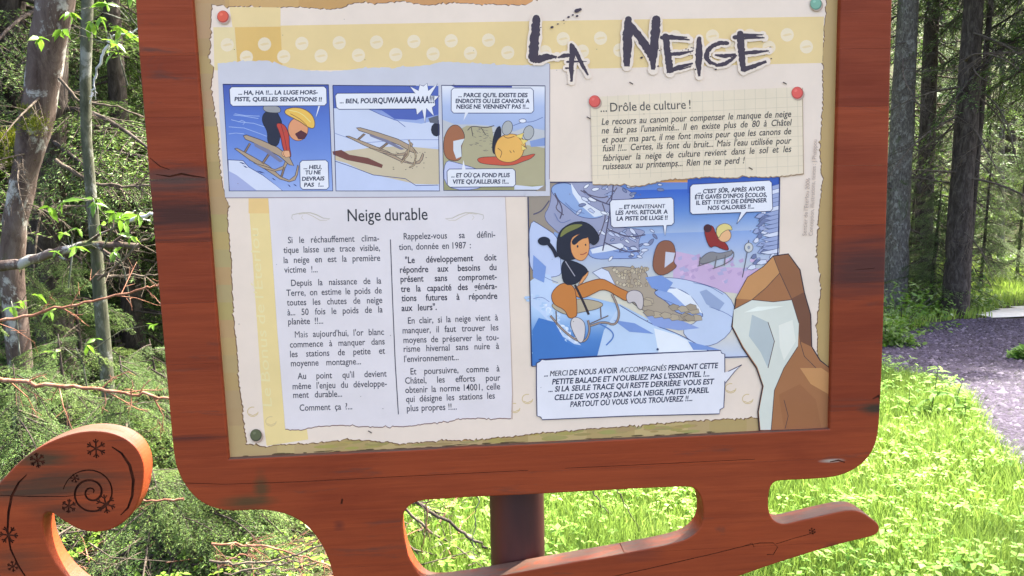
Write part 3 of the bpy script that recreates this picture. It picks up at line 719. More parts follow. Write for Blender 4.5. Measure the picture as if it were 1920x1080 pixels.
for a in (("... PARCE QU'IL EXISTE DES", 859, 182, 989, 182), ("ENDROITS OU LES CANONS A", 854, 193, 993, 193), ("NEIGE NE VIENNENT PAS !!...", 855.6, 203.7, 992, 203.5), ("... ET OÙ ÇA FOND PLUS", 846, 332.5, 955.6, 332), ("VITE QU'AILLEURS !!...", 848, 344.3, 954, 344)): text(c3, *a, 8, CB, .034, .12, sp=.3)
c3.build('comic_panel', panel, 'comic panel of a child lying face down on brown ground')

# --- large snow scene
bg_ = Print()
bg_.poly([(1130, 338), (1300, 330), (1300, 362), (1140, 362)], (206, 148, 92))
bg_.grad([(1030, 342), (1463, 342), (1458, 668), (997, 687)], [(96, 132, 206), (110, 146, 214), (170, 186, 222), (206, 206, 196), (214, 206, 190), (190, 204, 234)], 14)
bg_.poly([(990, 368), (1032, 340), (1040, 450), (997, 687)], (150, 136, 120))
bg_.grad([(1160, 357), (1463, 352), (1460, 430), (1160, 440)], [(52, 96, 196), (96, 136, 208), (160, 180, 218)])
bg_.poly([(1289, 333), (1462, 329), (1462, 360), (1289, 362)], (50, 88, 182))
bg_.sm = True
z5 = lambda x, y: (970+x/5.4, 320+y/5.4); Z5 = lambda l: [z5(*p) for p in l]; LB = (70, 80, 130)
bg_.poly(Z5([(105, 260), (330, 110), (600, 110), (420, 640), (110, 480)]), (150, 140, 130))
bg_.shape(Z5([(345, 120), (620, 110), (900, 130), (1050, 150), (1240, 280), (940, 300), (960, 570), (1330, 600), (1220, 680), (1250, 900), (700, 880), (430, 640), (250, 480), (340, 340)]), (150, 156, 190), LB, 1)
bg_.shape(Z5([(380, 130), (540, 120), (620, 240), (700, 330), (900, 440), (800, 490), (620, 470), (520, 380), (420, 300), (330, 200)]), (140, 166, 216), LB, 1.2)
bg_.poly(Z5([(540, 120), (620, 240), (720, 340), (900, 445), (780, 470), (640, 350), (560, 230)]), (214, 222, 240))
for i in range(26):
    x, y = random.uniform(620, 1180), random.uniform(140, 860)
    if 940 < x < 1600 and 280 < y < 580: continue
    w = random.uniform(30, 80); bg_.shape(Z5([(x, y), (x+w*.4, y-14), (x+w, y+w*.35), (x+w*.8, y+w*.55), (x+w*.3, y+w*.3)]), random.choice(((214, 222, 242), (190, 200, 232), (170, 184, 224))), LB, .9)
for l in ([(860, 330), (900, 450), (850, 620), (800, 700)], [(640, 200), (760, 260), (900, 280), (980, 200)], [(380, 250), (420, 320), (380, 380), (470, 450)], [(1010, 170), (950, 260), (900, 330)]): bg_.line(Z5(l), 2.0, (92, 84, 104))
bg_.shape(Z5([(690, 800), (800, 770), (1000, 730), (1090, 760), (1240, 830), (1240, 890), (1000, 890), (760, 900)]), (140, 164, 220), LB, 1.2)
bg_.poly(Z5([(740, 800), (900, 750), (1050, 735), (1100, 780), (900, 820), (760, 840)]), (216, 224, 242))
bg_.shape(Z5([(115, 480), (250, 560), (430, 680), (440, 960), (450, 1080), (110, 1080)]), (186, 200, 236), LB, 1.2)
ra = random.Random(21)
for i in range(70):                                   # snow laden boughs
    x, y = ra.uniform(1085, 1240), ra.uniform(346, 486)
    if (x < 1135 and y > 415) or (1140 < x < 1268 and 368 < y < 430): continue
    w = ra.uniform(9, 20); a = R(ra.uniform(-50, 50)); ca, sa = math.cos(a), math.sin(a)
    q = [(x+u*ca-v*sa, y+u*sa+v*ca) for u, v in ((-w*.5, 0), (-w*.2, -w*.22), (w*.25, -w*.2), (w*.55, 0), (w*.2, w*.16), (-w*.2, w*.2))]
    bg_.shape(q, ra.choice(((220, 226, 242), (196, 206, 234), (150, 164, 206), (118, 128, 166), (206, 214, 238))), (66, 74, 116), .9)
for l in ([(1150, 345), (1146, 380), (1138, 430), (1130, 470)], [(1146, 385), (1110, 372), (1094, 356)], [(1140, 430), (1180, 446), (1210, 440)], [(1134, 455), (1176, 474), (1200, 470)], [(1040, 362), (1056, 392), (1050, 410)], [(1000, 402), (1016, 396), (1030, 376)]): bg_.line(l, 2.4, (84, 80, 108))
bg_.poly([(1262, 470), (1300, 478), (1340, 500), (1460, 505), (1460, 560), (1340, 545), (1262, 520)], (196, 172, 212))
for i in range(40):
    x, y = random.uniform(1255, 1450), random.uniform(478, 530); bg_.poly([(x, y), (x+random.uniform(4, 12), y-4), (x+random.uniform(6, 14), y+3), (x+3, y+5)], random.choice(((206, 180, 220), (182, 158, 202), (172, 170, 212))))
z6 = lambda x, y: (970+x/4.683, 500+y/4.683); Z6 = lambda l: [z6(*p) for p in l]
bg_.shape(Z6([(640, 0), (1110, 0), (1170, 150), (1220, 220), (1650, 440), (1640, 470), (1400, 480), (1200, 440), (1000, 320), (860, 160)]), (168, 156, 142), (80, 74, 90), 1.2)
for i in range(54):
    x, y = random.uniform(830, 1130), random.uniform(0, 170)
    if y > 20+(x-830)*.9+120: continue
    w = random.uniform(20, 44); bg_.shape(Z6([(x, y), (x+w*.5, y-12), (x+w, y), (x+w*.8, y+20), (x+w*.2, y+22)]), random.choice(((186, 174, 152), (170, 156, 136), (198, 188, 168))), (112, 100, 96), .8)
bg_.shape(Z6([(1150, 130), (1250, 90), (1500, 110), (1900, 240), (1920, 560), (1650, 740), (1400, 560), (1640, 460), (1500, 260)]), (188, 204, 236), LB, 1)
bg_.poly(Z6([(1600, 220), (1660, 200), (1820, 320), (1770, 390), (1660, 330)]), (148, 166, 206))
bg_.shape(Z6([(1180, 230), (1270, 185), (1400, 185), (1520, 250), (1600, 360), (1645, 455), (1500, 430), (1380, 400), (1320, 310)]), (142, 168, 224), LB, 1.3)
bg_.poly(Z6([(1240, 200), (1400, 190), (1520, 255), (1600, 360), (1625, 410), (1480, 350), (1350, 230)]), (222, 230, 246))
bg_.shape(Z6([(660, 50), (740, 12), (800, 40), (860, 160), (760, 130)]), (204, 214, 240), LB, 1)
bg_.grad([z6(105, 140), z6(900, 330), z6(1680, 740), z6(120, 870)], [(150, 184, 230), (180, 206, 240), (84, 134, 204), (60, 112, 188)], 10)
bg_.poly(Z6([(900, 340), (1180, 510), (1400, 590), (1680, 735), (700, 790), (760, 560)]), (186, 208, 240)); bg_.poly(Z6([(1200, 540), (1400, 600), (1670, 735), (1240, 760)]), (224, 232, 246))
bg_.line(Z6([(900, 340), (1180, 510), (1400, 580), (1680, 738)]), 1.4, (70, 74, 130))
bg_.poly(Z6([(1100, 400), (1300, 450), (1460, 480), (1600, 540), (1420, 560), (1200, 520)]), (138, 160, 218))
bg_.poly(Z6([(110, 130), (200, 60), (290, 70), (310, 140), (380, 160), (300, 300), (280, 400), (470, 600), (560, 690), (500, 680), (380, 600), (200, 400), (110, 330)]), (186, 206, 240))
for i in range(70):
    t = random.random(); x, y = 120+t*420, 240+t*430; bg_.blob(*z6(x+random.gauss(0, 30), y+random.gauss(0, 22)), random.uniform(1.5, 6), random.uniform(1.5, 5), random.choice(((216, 228, 248), (190, 212, 242), (170, 198, 236))), 8)
for i in range(30): bg_.blob(*z6(random.uniform(130, 460), random.uniform(450, 780)), 1.1, 1.1, (150, 190, 232), 6)
for l in ([(1000, 500), (1020, 520), (1046, 530)], [(1000, 560), (1016, 556), (1030, 566)], [(1150, 470), (1166, 474), (1190, 470)], [(1040, 400), (1050, 420), (1070, 412)], [(1060, 380), (1076, 396), (1096, 400)], [(1240, 560), (1270, 572), (1300, 590)], [(1330, 575), (1370, 590), (1400, 620)], [(1300, 530), (1330, 536), (1356, 552)]): bg_.line(l, 1.0, (96, 112, 170))
for i in range(22):
    x, y = random.uniform(1196, 1300), random.uniform(560, 596)
    if y < 545+(x-1180)*.28: continue
    bg_.shape([(x, y), (x+9, y-5), (x+20, y-2), (x+22, y+6), (x+8, y+8)], random.choice(((176, 164, 146), (160, 148, 132))), (100, 90, 90), .8)
for q in ([(1010, 596), (1040, 604), (1060, 640), (1100, 660), (1040, 676), (1000, 680), (998, 620)],): bg_.poly(q, (66, 118, 194))
for q in ([(1210, 520), (1240, 516), (1262, 530), (1250, 548), (1222, 540)], [(1150, 600), (1190, 606), (1226, 626), (1180, 622)], [(1000, 478), (1024, 500), (1020, 530), (999, 520)], [(1290, 640), (1330, 650), (1350, 656), (1300, 656)]): bg_.shape(q, (120, 150, 214), None)
# snowy fir on the right
for i in range(46):
    t = i/46; x = 1432+random.uniform(-1, 1)*(10+34*t)+t*0; y = 400+t*110+random.uniform(-6, 6); x = min(max(x, 1380), 1448); w = random.uniform(8, 17)
    bg_.shape([(x-w*.5, y+3), (x, y-4), (x+w*.6, y-5), (x+w*.7, y+2), (x+w*.1, y+5)], random.choice(((206, 214, 238), (150, 164, 208), (110, 122, 166))), (78, 88, 130), .9)
for i in range(16):
    y = 345+i*8; bg_.shape([(1461, y), (1461, y+9), (1448-i*.5, y+12), (1440-i, y+8), (1450, y+3)], random.choice(((206, 214, 238), (150, 164, 208))), (78, 88, 130), .9)
bg_.line([(1404, 450), (1400, 480), (1392, 520)], 1.6, (90, 92, 110)); bg_.blob(1404, 464, 8, 9, (196, 200, 206), 14, (110, 112, 120), 1.3); bg_.blob(1404, 464, 3, 3.6, (140, 150, 170), 8)
# distant child in a red jacket on a sledge
SLc = ((150, 148, 150), (130, 128, 130))
F7 = lambda x, y: (1292+x*.125, 465+(y-600)*.075)
bg_.shape([(1308, 490), (1330, 470), (1350, 476), (1375, 468), (1372, 480), (1340, 488), (1316, 496)], (132, 132, 140), (66, 66, 84), 1)
for a, b in (((1313, 482), (1311, 499)), ((1344, 480), (1340, 502)), ((1360, 478), (1358, 498))): bg_.line([a, b], 2.2, (110, 108, 114))
bg_.line([(1308, 499), (1330, 492), (1345, 486)], 1.6, (110, 108, 114)); bg_.line([(1336, 504), (1358, 496), (1374, 486), (1377, 474), (1370, 468)], 1.8, (110, 108, 114))
bg_.shape([(1320, 430), (1328, 422), (1338, 424), (1342, 440), (1362, 456), (1368, 470), (1356, 468), (1340, 460), (1332, 466), (1324, 450)], (140, 42, 40), (60, 30, 44), 1)
bg_.blob(1327, 428, 8, 8, (70, 34, 42), 10); bg_.blob(1358, 441, 13, 13, (222, 176, 132), 14, (90, 70, 60), 1)
bg_.shape([(1342, 436), (1345, 424), (1358, 418), (1370, 422), (1374, 432), (1364, 430), (1352, 438), (1348, 448)], (214, 200, 132), (100, 92, 70), 1)
# rider in ochre trousers on the near sledge
OC = (190, 122, 62); OE = (90, 56, 50)
bg_.line(Z6([(290, 430), (400, 560), (520, 650), (600, 660), (640, 560), (620, 470)]), 4.2, (70, 62, 68)); bg_.line(Z6([(290, 430), (400, 560), (520, 650), (600, 660), (640, 560), (620, 470)]), 2.4, (160, 142, 134))
bg_.line(Z6([(640, 520), (760, 480), (860, 520), (900, 420), (870, 320), (830, 240)]), 4.4, (70, 62, 68)); bg_.line(Z6([(640, 520), (760, 480), (860, 520), (900, 420), (870, 320), (830, 240)]), 2.6, (160, 142, 134))
bg_.shape(Z6([(290, 330), (400, 290), (600, 280), (770, 320), (720, 370), (560, 400), (440, 430), (330, 380)]), (176, 164, 142), (80, 70, 74), 1.1)
for a, b in (((340, 390), (345, 510)), ((730, 350), (735, 450)), ((640, 500), (800, 430))): bg_.line(Z6([a, b]), 2.2, (110, 98, 98))
bg_.line(Z6([(780, 690), (850, 620), (830, 560), (720, 500)]), 2.5, (84, 124, 196))
bg_.shape(Z6([(500, 180), (620, 130), (740, 100), (820, 140), (900, 190), (980, 220), (1000, 260), (960, 310), (880, 260), (760, 190), (660, 240), (580, 280), (500, 260)]), OC, OE, 1.3)
bg_.shape(Z6([(950, 240), (1010, 200), (1090, 220), (1110, 290), (1100, 380), (1060, 370), (1030, 300), (970, 330)]), (196, 190, 196), (84, 80, 96), 1.2)
bg_.shape(Z6([(300, 230), (360, 160), (420, 140), (500, 170), (520, 280), (525, 400), (520, 440), (450, 460), (420, 380), (330, 340), (300, 290)]), OC, OE, 1.3)
bg_.shape(Z6([(460, 500), (490, 440), (550, 450), (600, 500), (590, 640), (550, 680), (500, 600)]), (204, 200, 206), (84, 80, 96), 1.2)
bg_.shape([(1052, 500), (1058, 486), (1078, 490), (1098, 500), (1104, 512), (1090, 524), (1078, 534), (1056, 534)], (32, 34, 52), (20, 20, 34), 1)
bg_.line([(1078, 534), (1092, 562), (1104, 590)], 4.5, (52, 42, 50)); bg_.line([(1060, 490), (1078, 518)], 1.6, (160, 160, 176))
bg_.shape([(1092, 520), (1104, 508), (1102, 516), (1092, 530), (1084, 534)], (214, 150, 96), OE, .9)
bg_.blob(1020, 452, 12, 8.5, (30, 34, 54), 12); bg_.line([(1028, 456), (1038, 468), (1044, 482)], 7, (34, 36, 56))
bg_.shape([(1044, 478), (1044, 450), (1050, 432), (1066, 420), (1086, 414), (1108, 420), (1127, 446), (1114, 462), (1104, 452), (1104, 478), (1070, 488), (1056, 488)], (34, 36, 54), (20, 22, 36), 1)
bg_.shape([(1070, 446), (1086, 438), (1102, 440), (1106, 462), (1102, 480), (1092, 490), (1078, 486), (1070, 470)], (216, 152, 96), (120, 72, 60), .9)
bg_.shape([(1070, 452), (1086, 438), (1102, 436), (1104, 446), (1090, 448), (1076, 462)], (34, 36, 54), None)
bg_.blob(1083, 462, 1.8, 2.6, (40, 40, 60), 8); bg_.blob(1098, 459, 1.4, 2.2, (40, 40, 60), 8); bg_.line([(1088, 477), (1094, 477), (1100, 473)], 1.6, (150, 60, 60))
bg_.shape([(1048, 448), (1054, 430), (1072, 420), (1096, 420), (1084, 428), (1064, 436)], (120, 124, 70), (50, 54, 44), 1)
# plain tan rocks at the jump, in place of the running animal
bg_.shape([(1222, 505), (1228, 466), (1240, 450), (1262, 452), (1268, 476), (1262, 492), (1272, 500), (1240, 520)], (140, 92, 72), (60, 44, 60), 1)
bg_.poly([(1248, 472), (1266, 474), (1262, 490), (1246, 502)], (196, 200, 222))
bg_.sm = False
z2p = [(1030, 342), (1112, 341)]
bg_.line(z2p, 1.6, NAVY); bg_.line([(990, 369), (993, 520), (997, 687)], 2.0, (40, 40, 84)); bg_.line([(997, 687), (1010, 686)], 1.6, NAVY); bg_.line([(1462, 330), (1460, 420), (1457, 520), (1452, 667), (1358, 670)], 2.0, (40, 40, 84)); bg_.line([(1010, 674), (1180, 664), (1352, 657)], 1.6, NAVY)
bg_.poly([(1023.2, 336), (1031, 336), (1031, 367.5), (985, 368), (985, 358.6), (1023.2, 358.4)], (196, 198, 213))
bg_.blob(1233, 655, 2.4, 2.4, (56, 70, 112), 8)
bubble(bg_, [(1143, 375), (1263, 370), (1264, 422), (1146, 427)]); bg_.shape([(1244, 421), (1247, 442), (1250, 421)], (222, 226, 240), None); bg_.line([(1243.5, 423), (1247, 442), (1250.5, 422)], 1.1, NAVY)
bubble(bg_, [(1294, 346), (1447, 338), (1449, 396), (1294, 402)]); bg_.shape([(1390, 397), (1381, 420), (1400, 396)], (222, 226, 240), None); bg_.line([(1389, 399), (1381, 420), (1401, 397)], 1.1, NAVY)
for a in (("... ET MAINTENANT", 1160.7, 392, 1247, 390), ("LES AMIS, RETOUR A", 1154, 402.7, 1252, 400.4), ("LA PISTE DE LUGE !!", 1156, 413.7, 1251.5, 411.7), ("... C'EST SÛR, APRÈS AVOIR", 1308, 363, 1435, 357), ("ÉTÉ GAVÉS D'INFOS ÉCOLOS,", 1302.7, 373.5, 1438, 368.5), ("IL EST TEMPS DE DÉPENSER", 1305, 384, 1438, 379), ("NOS CALORIES !!...", 1327, 393.7, 1414, 390.7)): text(bg_, *a, 8, CB, .034, .12, sp=.3)
bg_.build('snow_scene', panel, 'large comic picture of a sledge ride down a snowy slope')

# --- squared paper note "Drôle de culture"
nt_ = Print()
note = [(1107, 182), (1300, 172), (1504, 163), (1505, 250), (1506, 325)]+torn([(1506, 325), (1490, 328), (1470, 330), (1440, 332), (1400, 330), (1370, 333), (1330, 331), (1290, 334), (1240, 338), (1200, 348), (1170, 346), (1111, 345)], 1.6, 4, 31)[1:]
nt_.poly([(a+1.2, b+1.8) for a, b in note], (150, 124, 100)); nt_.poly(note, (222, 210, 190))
for i in range(20): x = 1119+i*19.8; nt_.line([(x, 181-(x-1107)*.046), (x+2, 336-(x-1107)*.03)], .7, (200, 188, 172))
for i in range(8): y = 200+i*18.5; nt_.line([(1108, y), (1505, y-19)], .7, (200, 188, 172))
nt_.build('note_sheet', panel, 'squared paper note with a torn lower edge')
n2 = Print()
text(n2, "... Drôle de culture !", 1126, 210, 1295, 203.6, 17.5, (70, 66, 66), .005, sp=.28)
para(n2, [("Le recours au canon pour compenser le manque de neige", 1128, 1483, 234, 219), ("ne fait pas l'unanimité... Il en existe plus de 80 à Châtel", 1128, 1483, 250.5, 235), ("et pour ma part, il me font moins peur que les canons de", 1128, 1483, 268, 251.4), ("fusil !!... Certes, ils font du bruit... Mais l'eau utilisée pour", 1129.4, 1483, 284, 269), ("fabriquer la neige de culture revient dans le sol et les", 1130, 1483, 302, 284.7), ("ruisseaux au printemps... Rien ne se perd !", 1130, 1395, 318, 306)], 12.6, .013, (58, 54, 56), target=14.5, slant=.22)
n2.build('note_text', panel)
# --- bottom balloon
b2 = Print()
b2.shape([(1354, 702), (1391, 684), (1378, 696), (1357, 722)], (222, 224, 238), NAVY, 1.4)
b2.shape([(1006, 681), (1012, 678), (1016, 674), (1023, 675), (1180, 665), (1351, 657), (1353, 662), (1359, 664), (1359, 698), (1359, 724), (1357, 764), (1350, 768), (1349, 776), (1180, 780), (1017, 787), (1014, 782), (1007, 780), (1006, 730)], (222, 224, 238), NAVY, 1.7)
b2.poly([(1350, 701), (1366, 696), (1362, 712), (1350, 722)], (222, 224, 238))
for a in (("... MERCI DE NOUS AVOIR ACCOMPAGNÉS PENDANT CETTE", 1020, 706, 1345.5, 690), ("PETITE BALADE ET N'OUBLIEZ PAS L'ESSENTIEL !...", 1035, 720.7, 1330, 705.5), ("... SI LA SEULE TRACE QUI RESTE DERRIÈRE VOUS EST", 1028, 735, 1338, 720), ("CELLE DE VOS PAS DANS LA NEIGE, FAITES PAREIL", 1039, 750.4, 1329, 736), ("PARTOUT OÙ VOUS VOUS TROUVEREZ !!...", 1069, 763, 1298, 751.5)): text(b2, *a, 10.5, CB, .028, .2, sp=.3)
b2.build('speech_balloon', panel)
# --- plain brown rock with pale snow, in place of the mascot
rk = Print()
RB, RL, RD, SN, SD = (158, 108, 72), (190, 140, 92), (112, 74, 56), (208, 214, 210), (176, 188, 196)
rk.shape([(1424, 808), (1421, 772), (1430, 724), (1418, 690), (1392, 652), (1372, 612), (1380, 560), (1402, 520), (1432, 500), (1450, 480), (1478, 476), (1500, 506), (1508, 548), (1520, 590), (1522, 650), (1538, 676), (1556, 690), (1556, 803)], RB, (52, 40, 52), 2.2)
for p, c_ in (([(1380, 560), (1402, 520), (1432, 500), (1450, 481), (1462, 512), (1436, 540), (1410, 562)], RL), ([(1450, 481), (1478, 477), (1499, 507), (1507, 548), (1484, 560), (1462, 512)], (140, 94, 64)), ([(1484, 560), (1507, 548), (1519, 590), (1521, 650), (1500, 640)], RD),
              ([(1376, 580), (1410, 562), (1450, 566), (1484, 562), (1498, 606), (1496, 650), (1470, 690), (1452, 732), (1446, 806), (1426, 806), (1423, 772), (1432, 724), (1420, 688), (1394, 650), (1374, 612)], SN),
              ([(1410, 590), (1440, 604), (1452, 640), (1440, 690), (1426, 660), (1404, 630)], SD), ([(1460, 610), (1486, 600), (1492, 640), (1470, 676), (1462, 650)], (222, 226, 222)), ([(1500, 690), (1540, 690), (1555, 700), (1555, 740), (1520, 720)], RL), ([(1460, 740), (1500, 720), (1530, 750), (1540, 802), (1470, 804)], (150, 100, 66)), ([(1395, 586), (1420, 575), (1470, 574), (1430, 582)], (232, 234, 232))): rk.poly(p, c_)
for l in ([(1462, 512), (1484, 560), (1498, 606)], [(1450, 481), (1462, 512), (1436, 540), (1410, 562)], [(1496, 650), (1470, 690), (1452, 732), (1446, 806)], [(1376, 580), (1410, 562), (1450, 566), (1484, 562)], [(1500, 640), (1508, 668), (1530, 690)], [(1470, 750), (1478, 780), (1472, 804)], [(1440, 604), (1452, 640), (1440, 690)]): rk.line(l, 1.4, (84, 62, 60))
rk.build('rock_print', panel)

# --- title, brushed letters
ti = Print(); TT = (62, 50, 62); HL = (229, 213, 203)
z4 = lambda x, y: (740+x/4.5, y/4.5); zz = lambda x, y: (1140+x/4.174, y/4.174)
strokes = [([z4(1195, 150), z4(1190, 250), z4(1175, 380), z4(1165, 500)], [13, 17, 18, 16]), ([z4(1165, 500), z4(1220, 500), z4(1290, 480), z4(1370, 480)], [13, 15, 12, 3]), ([z4(1380, 485), z4(1430, 470), z4(1490, 465)], [3, 8, 6]),
 ([z4(1490, 375), z4(1500, 450), z4(1490, 560), z4(1493, 690)], [6, 11, 10, 4]), ([z4(1500, 385), z4(1540, 460), z4(1590, 560), z4(1632, 635)], [7, 8, 7, 3]), ([z4(1455, 522), z4(1530, 520), z4(1620, 518)], [4, 3.5, 1]), ([z4(1445, 575), z4(1490, 575)], [4, 2]),
 ([zz(160, 150), zz(155, 260), zz(150, 380), zz(148, 520)], [13, 18, 16, 12]), ([zz(175, 190), zz(240, 280), zz(310, 380), zz(355, 470)], [10, 15, 16, 13]), ([zz(378, 150), zz(370, 260), zz(358, 400), zz(352, 545)], [16, 17, 15, 8]),
 ([zz(450, 285), zz(462, 380), zz(475, 480), zz(485, 570)], [13, 12, 14, 12]), ([zz(420, 295), zz(500, 292), zz(640, 312)], [7, 9, 2]), ([zz(470, 285), zz(620, 292)], [6, 2]), ([zz(480, 425), zz(560, 420), zz(660, 400)], [7, 7, 2]), ([zz(480, 555), zz(560, 525), zz(665, 495)], [9, 8, 3]), ([zz(560, 545), zz(650, 518)], [3, 2]),
 ([zz(715, 300), zz(712, 400), zz(708, 500), zz(715, 598)], [8, 14, 12, 4]),
 ([zz(935, 338), zz(880, 335), zz(820, 358), zz(778, 400), zz(768, 450), zz(800, 490), zz(850, 505)], [7, 8, 8, 9, 9, 7, 4]), ([zz(850, 512), zz(920, 498), zz(970, 465), zz(1005, 428)], [6, 8, 6, 5]), ([zz(840, 430), zz(910, 440), zz(1000, 428)], [3, 8, 5]),
 ([zz(1035, 262), zz(1040, 360), zz(1050, 460), zz(1062, 555)], [12, 14, 12, 10]), ([zz(990, 292), zz(1080, 290), zz(1225, 296)], [8, 9, 2]), ([zz(1040, 275), zz(1210, 272)], [7, 2]), ([zz(1060, 415), zz(1150, 408), zz(1260, 398)], [7, 7, 2]), ([zz(1060, 545), zz(1150, 515), zz(1240, 480)], [9, 8, 5])]
def refine(pts, w, k=6):
    o, ow = [], []
    for i in range(len(pts)-1):
        for j in range(k):
            t = j/k; o.append((pts[i][0]*(1-t)+pts[i+1][0]*t, pts[i][1]*(1-t)+pts[i+1][1]*t)); ow.append(w[i]*(1-t)+w[i+1]*t)
    return o+[pts[-1]], ow+[w[-1]]
for p, w in strokes:
    a, b = refine(p, w, 4); ti.line(a, [q+9 for q in b], HL, rough=.1)
    for e in (p[0], p[-1]): ti.blob(e[0], e[1], 5+w[0]/3, 5+w[0]/3, HL, 10)
random.seed(5)
for p, w in strokes:
    a, b = refine(p, w, 7); ti.line(a, b, TT, rough=.16); ti.blob(p[0][0], p[0][1], w[0]*.5, w[0]*.45, TT, 9)
    for i in range(int(2+len(a)/6)):
        j = random.randrange(len(a)); ti.blob(a[j][0]+random.uniform(-1, 1)*b[j]*.62, a[j][1]+random.uniform(-1, 1)*b[j]*.5, random.uniform(.6, 1.5), random.uniform(.6, 1.4), TT, 6)
for x, y, r in ((1082, 20, 4), (1087, 18, 3), (1066, 32, 2), (1074, 28, 1.6), (1082, 30, 2), (1046, 45, 1.4), (1035, 51, 2.4), (1057, 38, 1.3), (1203, 108, 2), (1342, 130, 1.6), (1304, 130, 1.5), (1234, 124, 1.5), (1446, 110, 1.2)): ti.blob(x, y, r*1.4, r, TT, 7, rot=-20)
for i in range(26): ti.blob(random.choice((1235, 1290, 1300, 1438))+random.gauss(0, 5), random.uniform(88, 104), random.uniform(.6, 1.7), random.uniform(.5, 1.2), TT, 6)
random.seed(9)
ti.build('title_lettering', panel)
cr = Print()
text(cr, "Sentier de l'Eterlou 2006", 1512, 442, 1519, 334, 8, (168, 156, 152), 0, up=(-1, 0), sp=.3)
text(cr, "Conception, illustrations, textes : J.Phaippou", 1524, 442, 1532, 262, 8, (168, 156, 152), 0, up=(-1, 0), sp=.3)
cr.build('small_print', panel); cr = Print()
for i in range(46): cr.blob(random.uniform(420, 1530), random.uniform(30, 770), random.uniform(.5, 1.3), random.uniform(.5, 1.1), (120, 108, 100), 6)
for x, y in ((1471, 156), (1183, 156), (1407, 316), (1103, 221), (693, 810)): cr.line([(x-3, y-2), (x+1, y), (x+4, y+2)], 2, (80, 70, 66))
cr.build('printed_specks', panel)['kind'] = 'stuff'
# printed drawing pins
def pin(x, y, col, dk):
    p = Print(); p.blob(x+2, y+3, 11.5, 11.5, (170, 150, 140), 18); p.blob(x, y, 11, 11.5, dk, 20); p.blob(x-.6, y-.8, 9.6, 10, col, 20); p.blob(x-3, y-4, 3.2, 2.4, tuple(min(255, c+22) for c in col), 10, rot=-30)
    p.build('printed_pin', panel)
pin(418, 31, (212, 92, 66), (170, 66, 50)); pin(1115, 190, (214, 92, 84), (176, 68, 62)); pin(1495, 174, (214, 92, 84), (176, 68, 62)); pin(1530, 7, (118, 168, 150), (84, 128, 112)); pin(480, 816, (92, 98, 74), (66, 70, 54))
print('layers', LAY[0], 'depth mm', LAY[0]*STEP*1000)
# ------------------------------------------------------------ ground
def grid_mesh(name, xs, ys, zf, m, keep=None, dz=0):
    nx, ny = len(xs), len(ys); V = [(x, y, zf(x, y)+dz) for y in ys for x in xs]; F = []
    for j in range(ny-1):
        for i in range(nx-1):
            if keep and not keep((xs[i]+xs[i+1])/2, (ys[j]+ys[j+1])/2): continue
            a = j*nx+i; F.append((a, a+1, a+nx+1, a+nx))
    return pymesh(name, V, F, m, smooth=True)
soil, snt, sb = mat('forest_floor', rough=.95, spec=.1)
n1 = noise(snt, coords(snt), 2.2, 8, .7); n2_ = noise(snt, coords(snt), 30, 6, .7)
c = ramp(snt, n1, [(.35, (.035, .026, .016)), (.5, (.045, .05, .018)), (.68, (.06, .095, .022))])
c = mixc(snt, c, ramp(snt, n2_, [(.3, (.5, .5, .5)), (.7, (1.3, 1.25, 1.2))]), .8, 'MULTIPLY')
snt.links.new(c, sb.inputs['Base Color']); bump(snt, sb, n2_, .03, .8)
def axis(lo, hi, fine_lo, fine_hi, df, dc):
    a = []; x = lo
    while x < hi:
        a.append(x); x += df if fine_lo <= x < fine_hi else dc
    return a+[hi]
gx = axis(-90, 90, -7, 14, .16, 3); gy = axis(-25, 120, -2, 22, .16, 3)
tag(link('ground', grid_mesh('ground', gx, gy, gz, soil)), 'forest floor of moss, soil and needle litter', kind='structure')

path_px = [(1250, 715), (1450, 708), (1560, 700), (1655, 702), (1700, 712), (1745, 726), (1795, 752), (1830, 790), (1852, 830), (1880, 868), (1925, 908), (2050, 990), (2300, 1150), (2700, 1150), (2500, 700), (2150, 612), (1960, 598), (1900, 598), (1835, 598), (1790, 600), (1745, 606), (1700, 624), (1655, 636), (1560, 648), (1400, 660), (1250, 672)]
path_w = [G(*p) for p in path_px]
print('path', [(round(p.x, 1), round(p.y, 1)) for p in path_w])
def inpoly(x, y, P_):
    r = False; n = len(P_)
    for i in range(n):
        x0, y0 = P_[i][0], P_[i][1]; x1, y1 = P_[(i+1) % n][0], P_[(i+1) % n][1]
        if (y0 > y) != (y1 > y) and x < (x1-x0)*(y-y0)/(y1-y0)+x0: r = not r
    return r
onpath = lambda x, y: inpoly(x, y, path_w)
px0, px1 = min(p.x for p in path_w), max(p.x for p in path_w); py0, py1 = min(p.y for p in path_w), max(p.y for p in path_w)
pathm, ptn, ptb = mat('purple_gravel', rough=.9, spec=.2)
v1 = ptn.nodes.new('ShaderNodeTexVoronoi'); v1.inputs['Scale'].default_value = 45; ptn.links.new(coords(ptn), v1.inputs['Vector'])
big = noise(ptn, coords(ptn), 1.3, 7, .7)
sp_ = ptn.nodes.new('ShaderNodeSeparateColor'); ptn.links.new(v1.outputs['Color'], sp_.inputs[0])
c = ramp(ptn, sp_.outputs[0], [(0, (.018, .013, .023)), (.5, (.030, .023, .038)), (1, (.055, .044, .070))])
c = mixc(ptn, c, ramp(ptn, big, [(.35, (.6, .56, .6)), (.65, (1.2, 1.15, 1.2))]), .9, 'MULTIPLY')
ptn.links.new(c, ptb.inputs['Base Color']); bump(ptn, ptb, mixc(ptn, v1.outputs['Distance'], big, .4), .02, .9)
pxs = list(np.arange(px0-.1, px1+.1, .07)); pys = list(np.arange(py0-.1, py1+.1, .07))
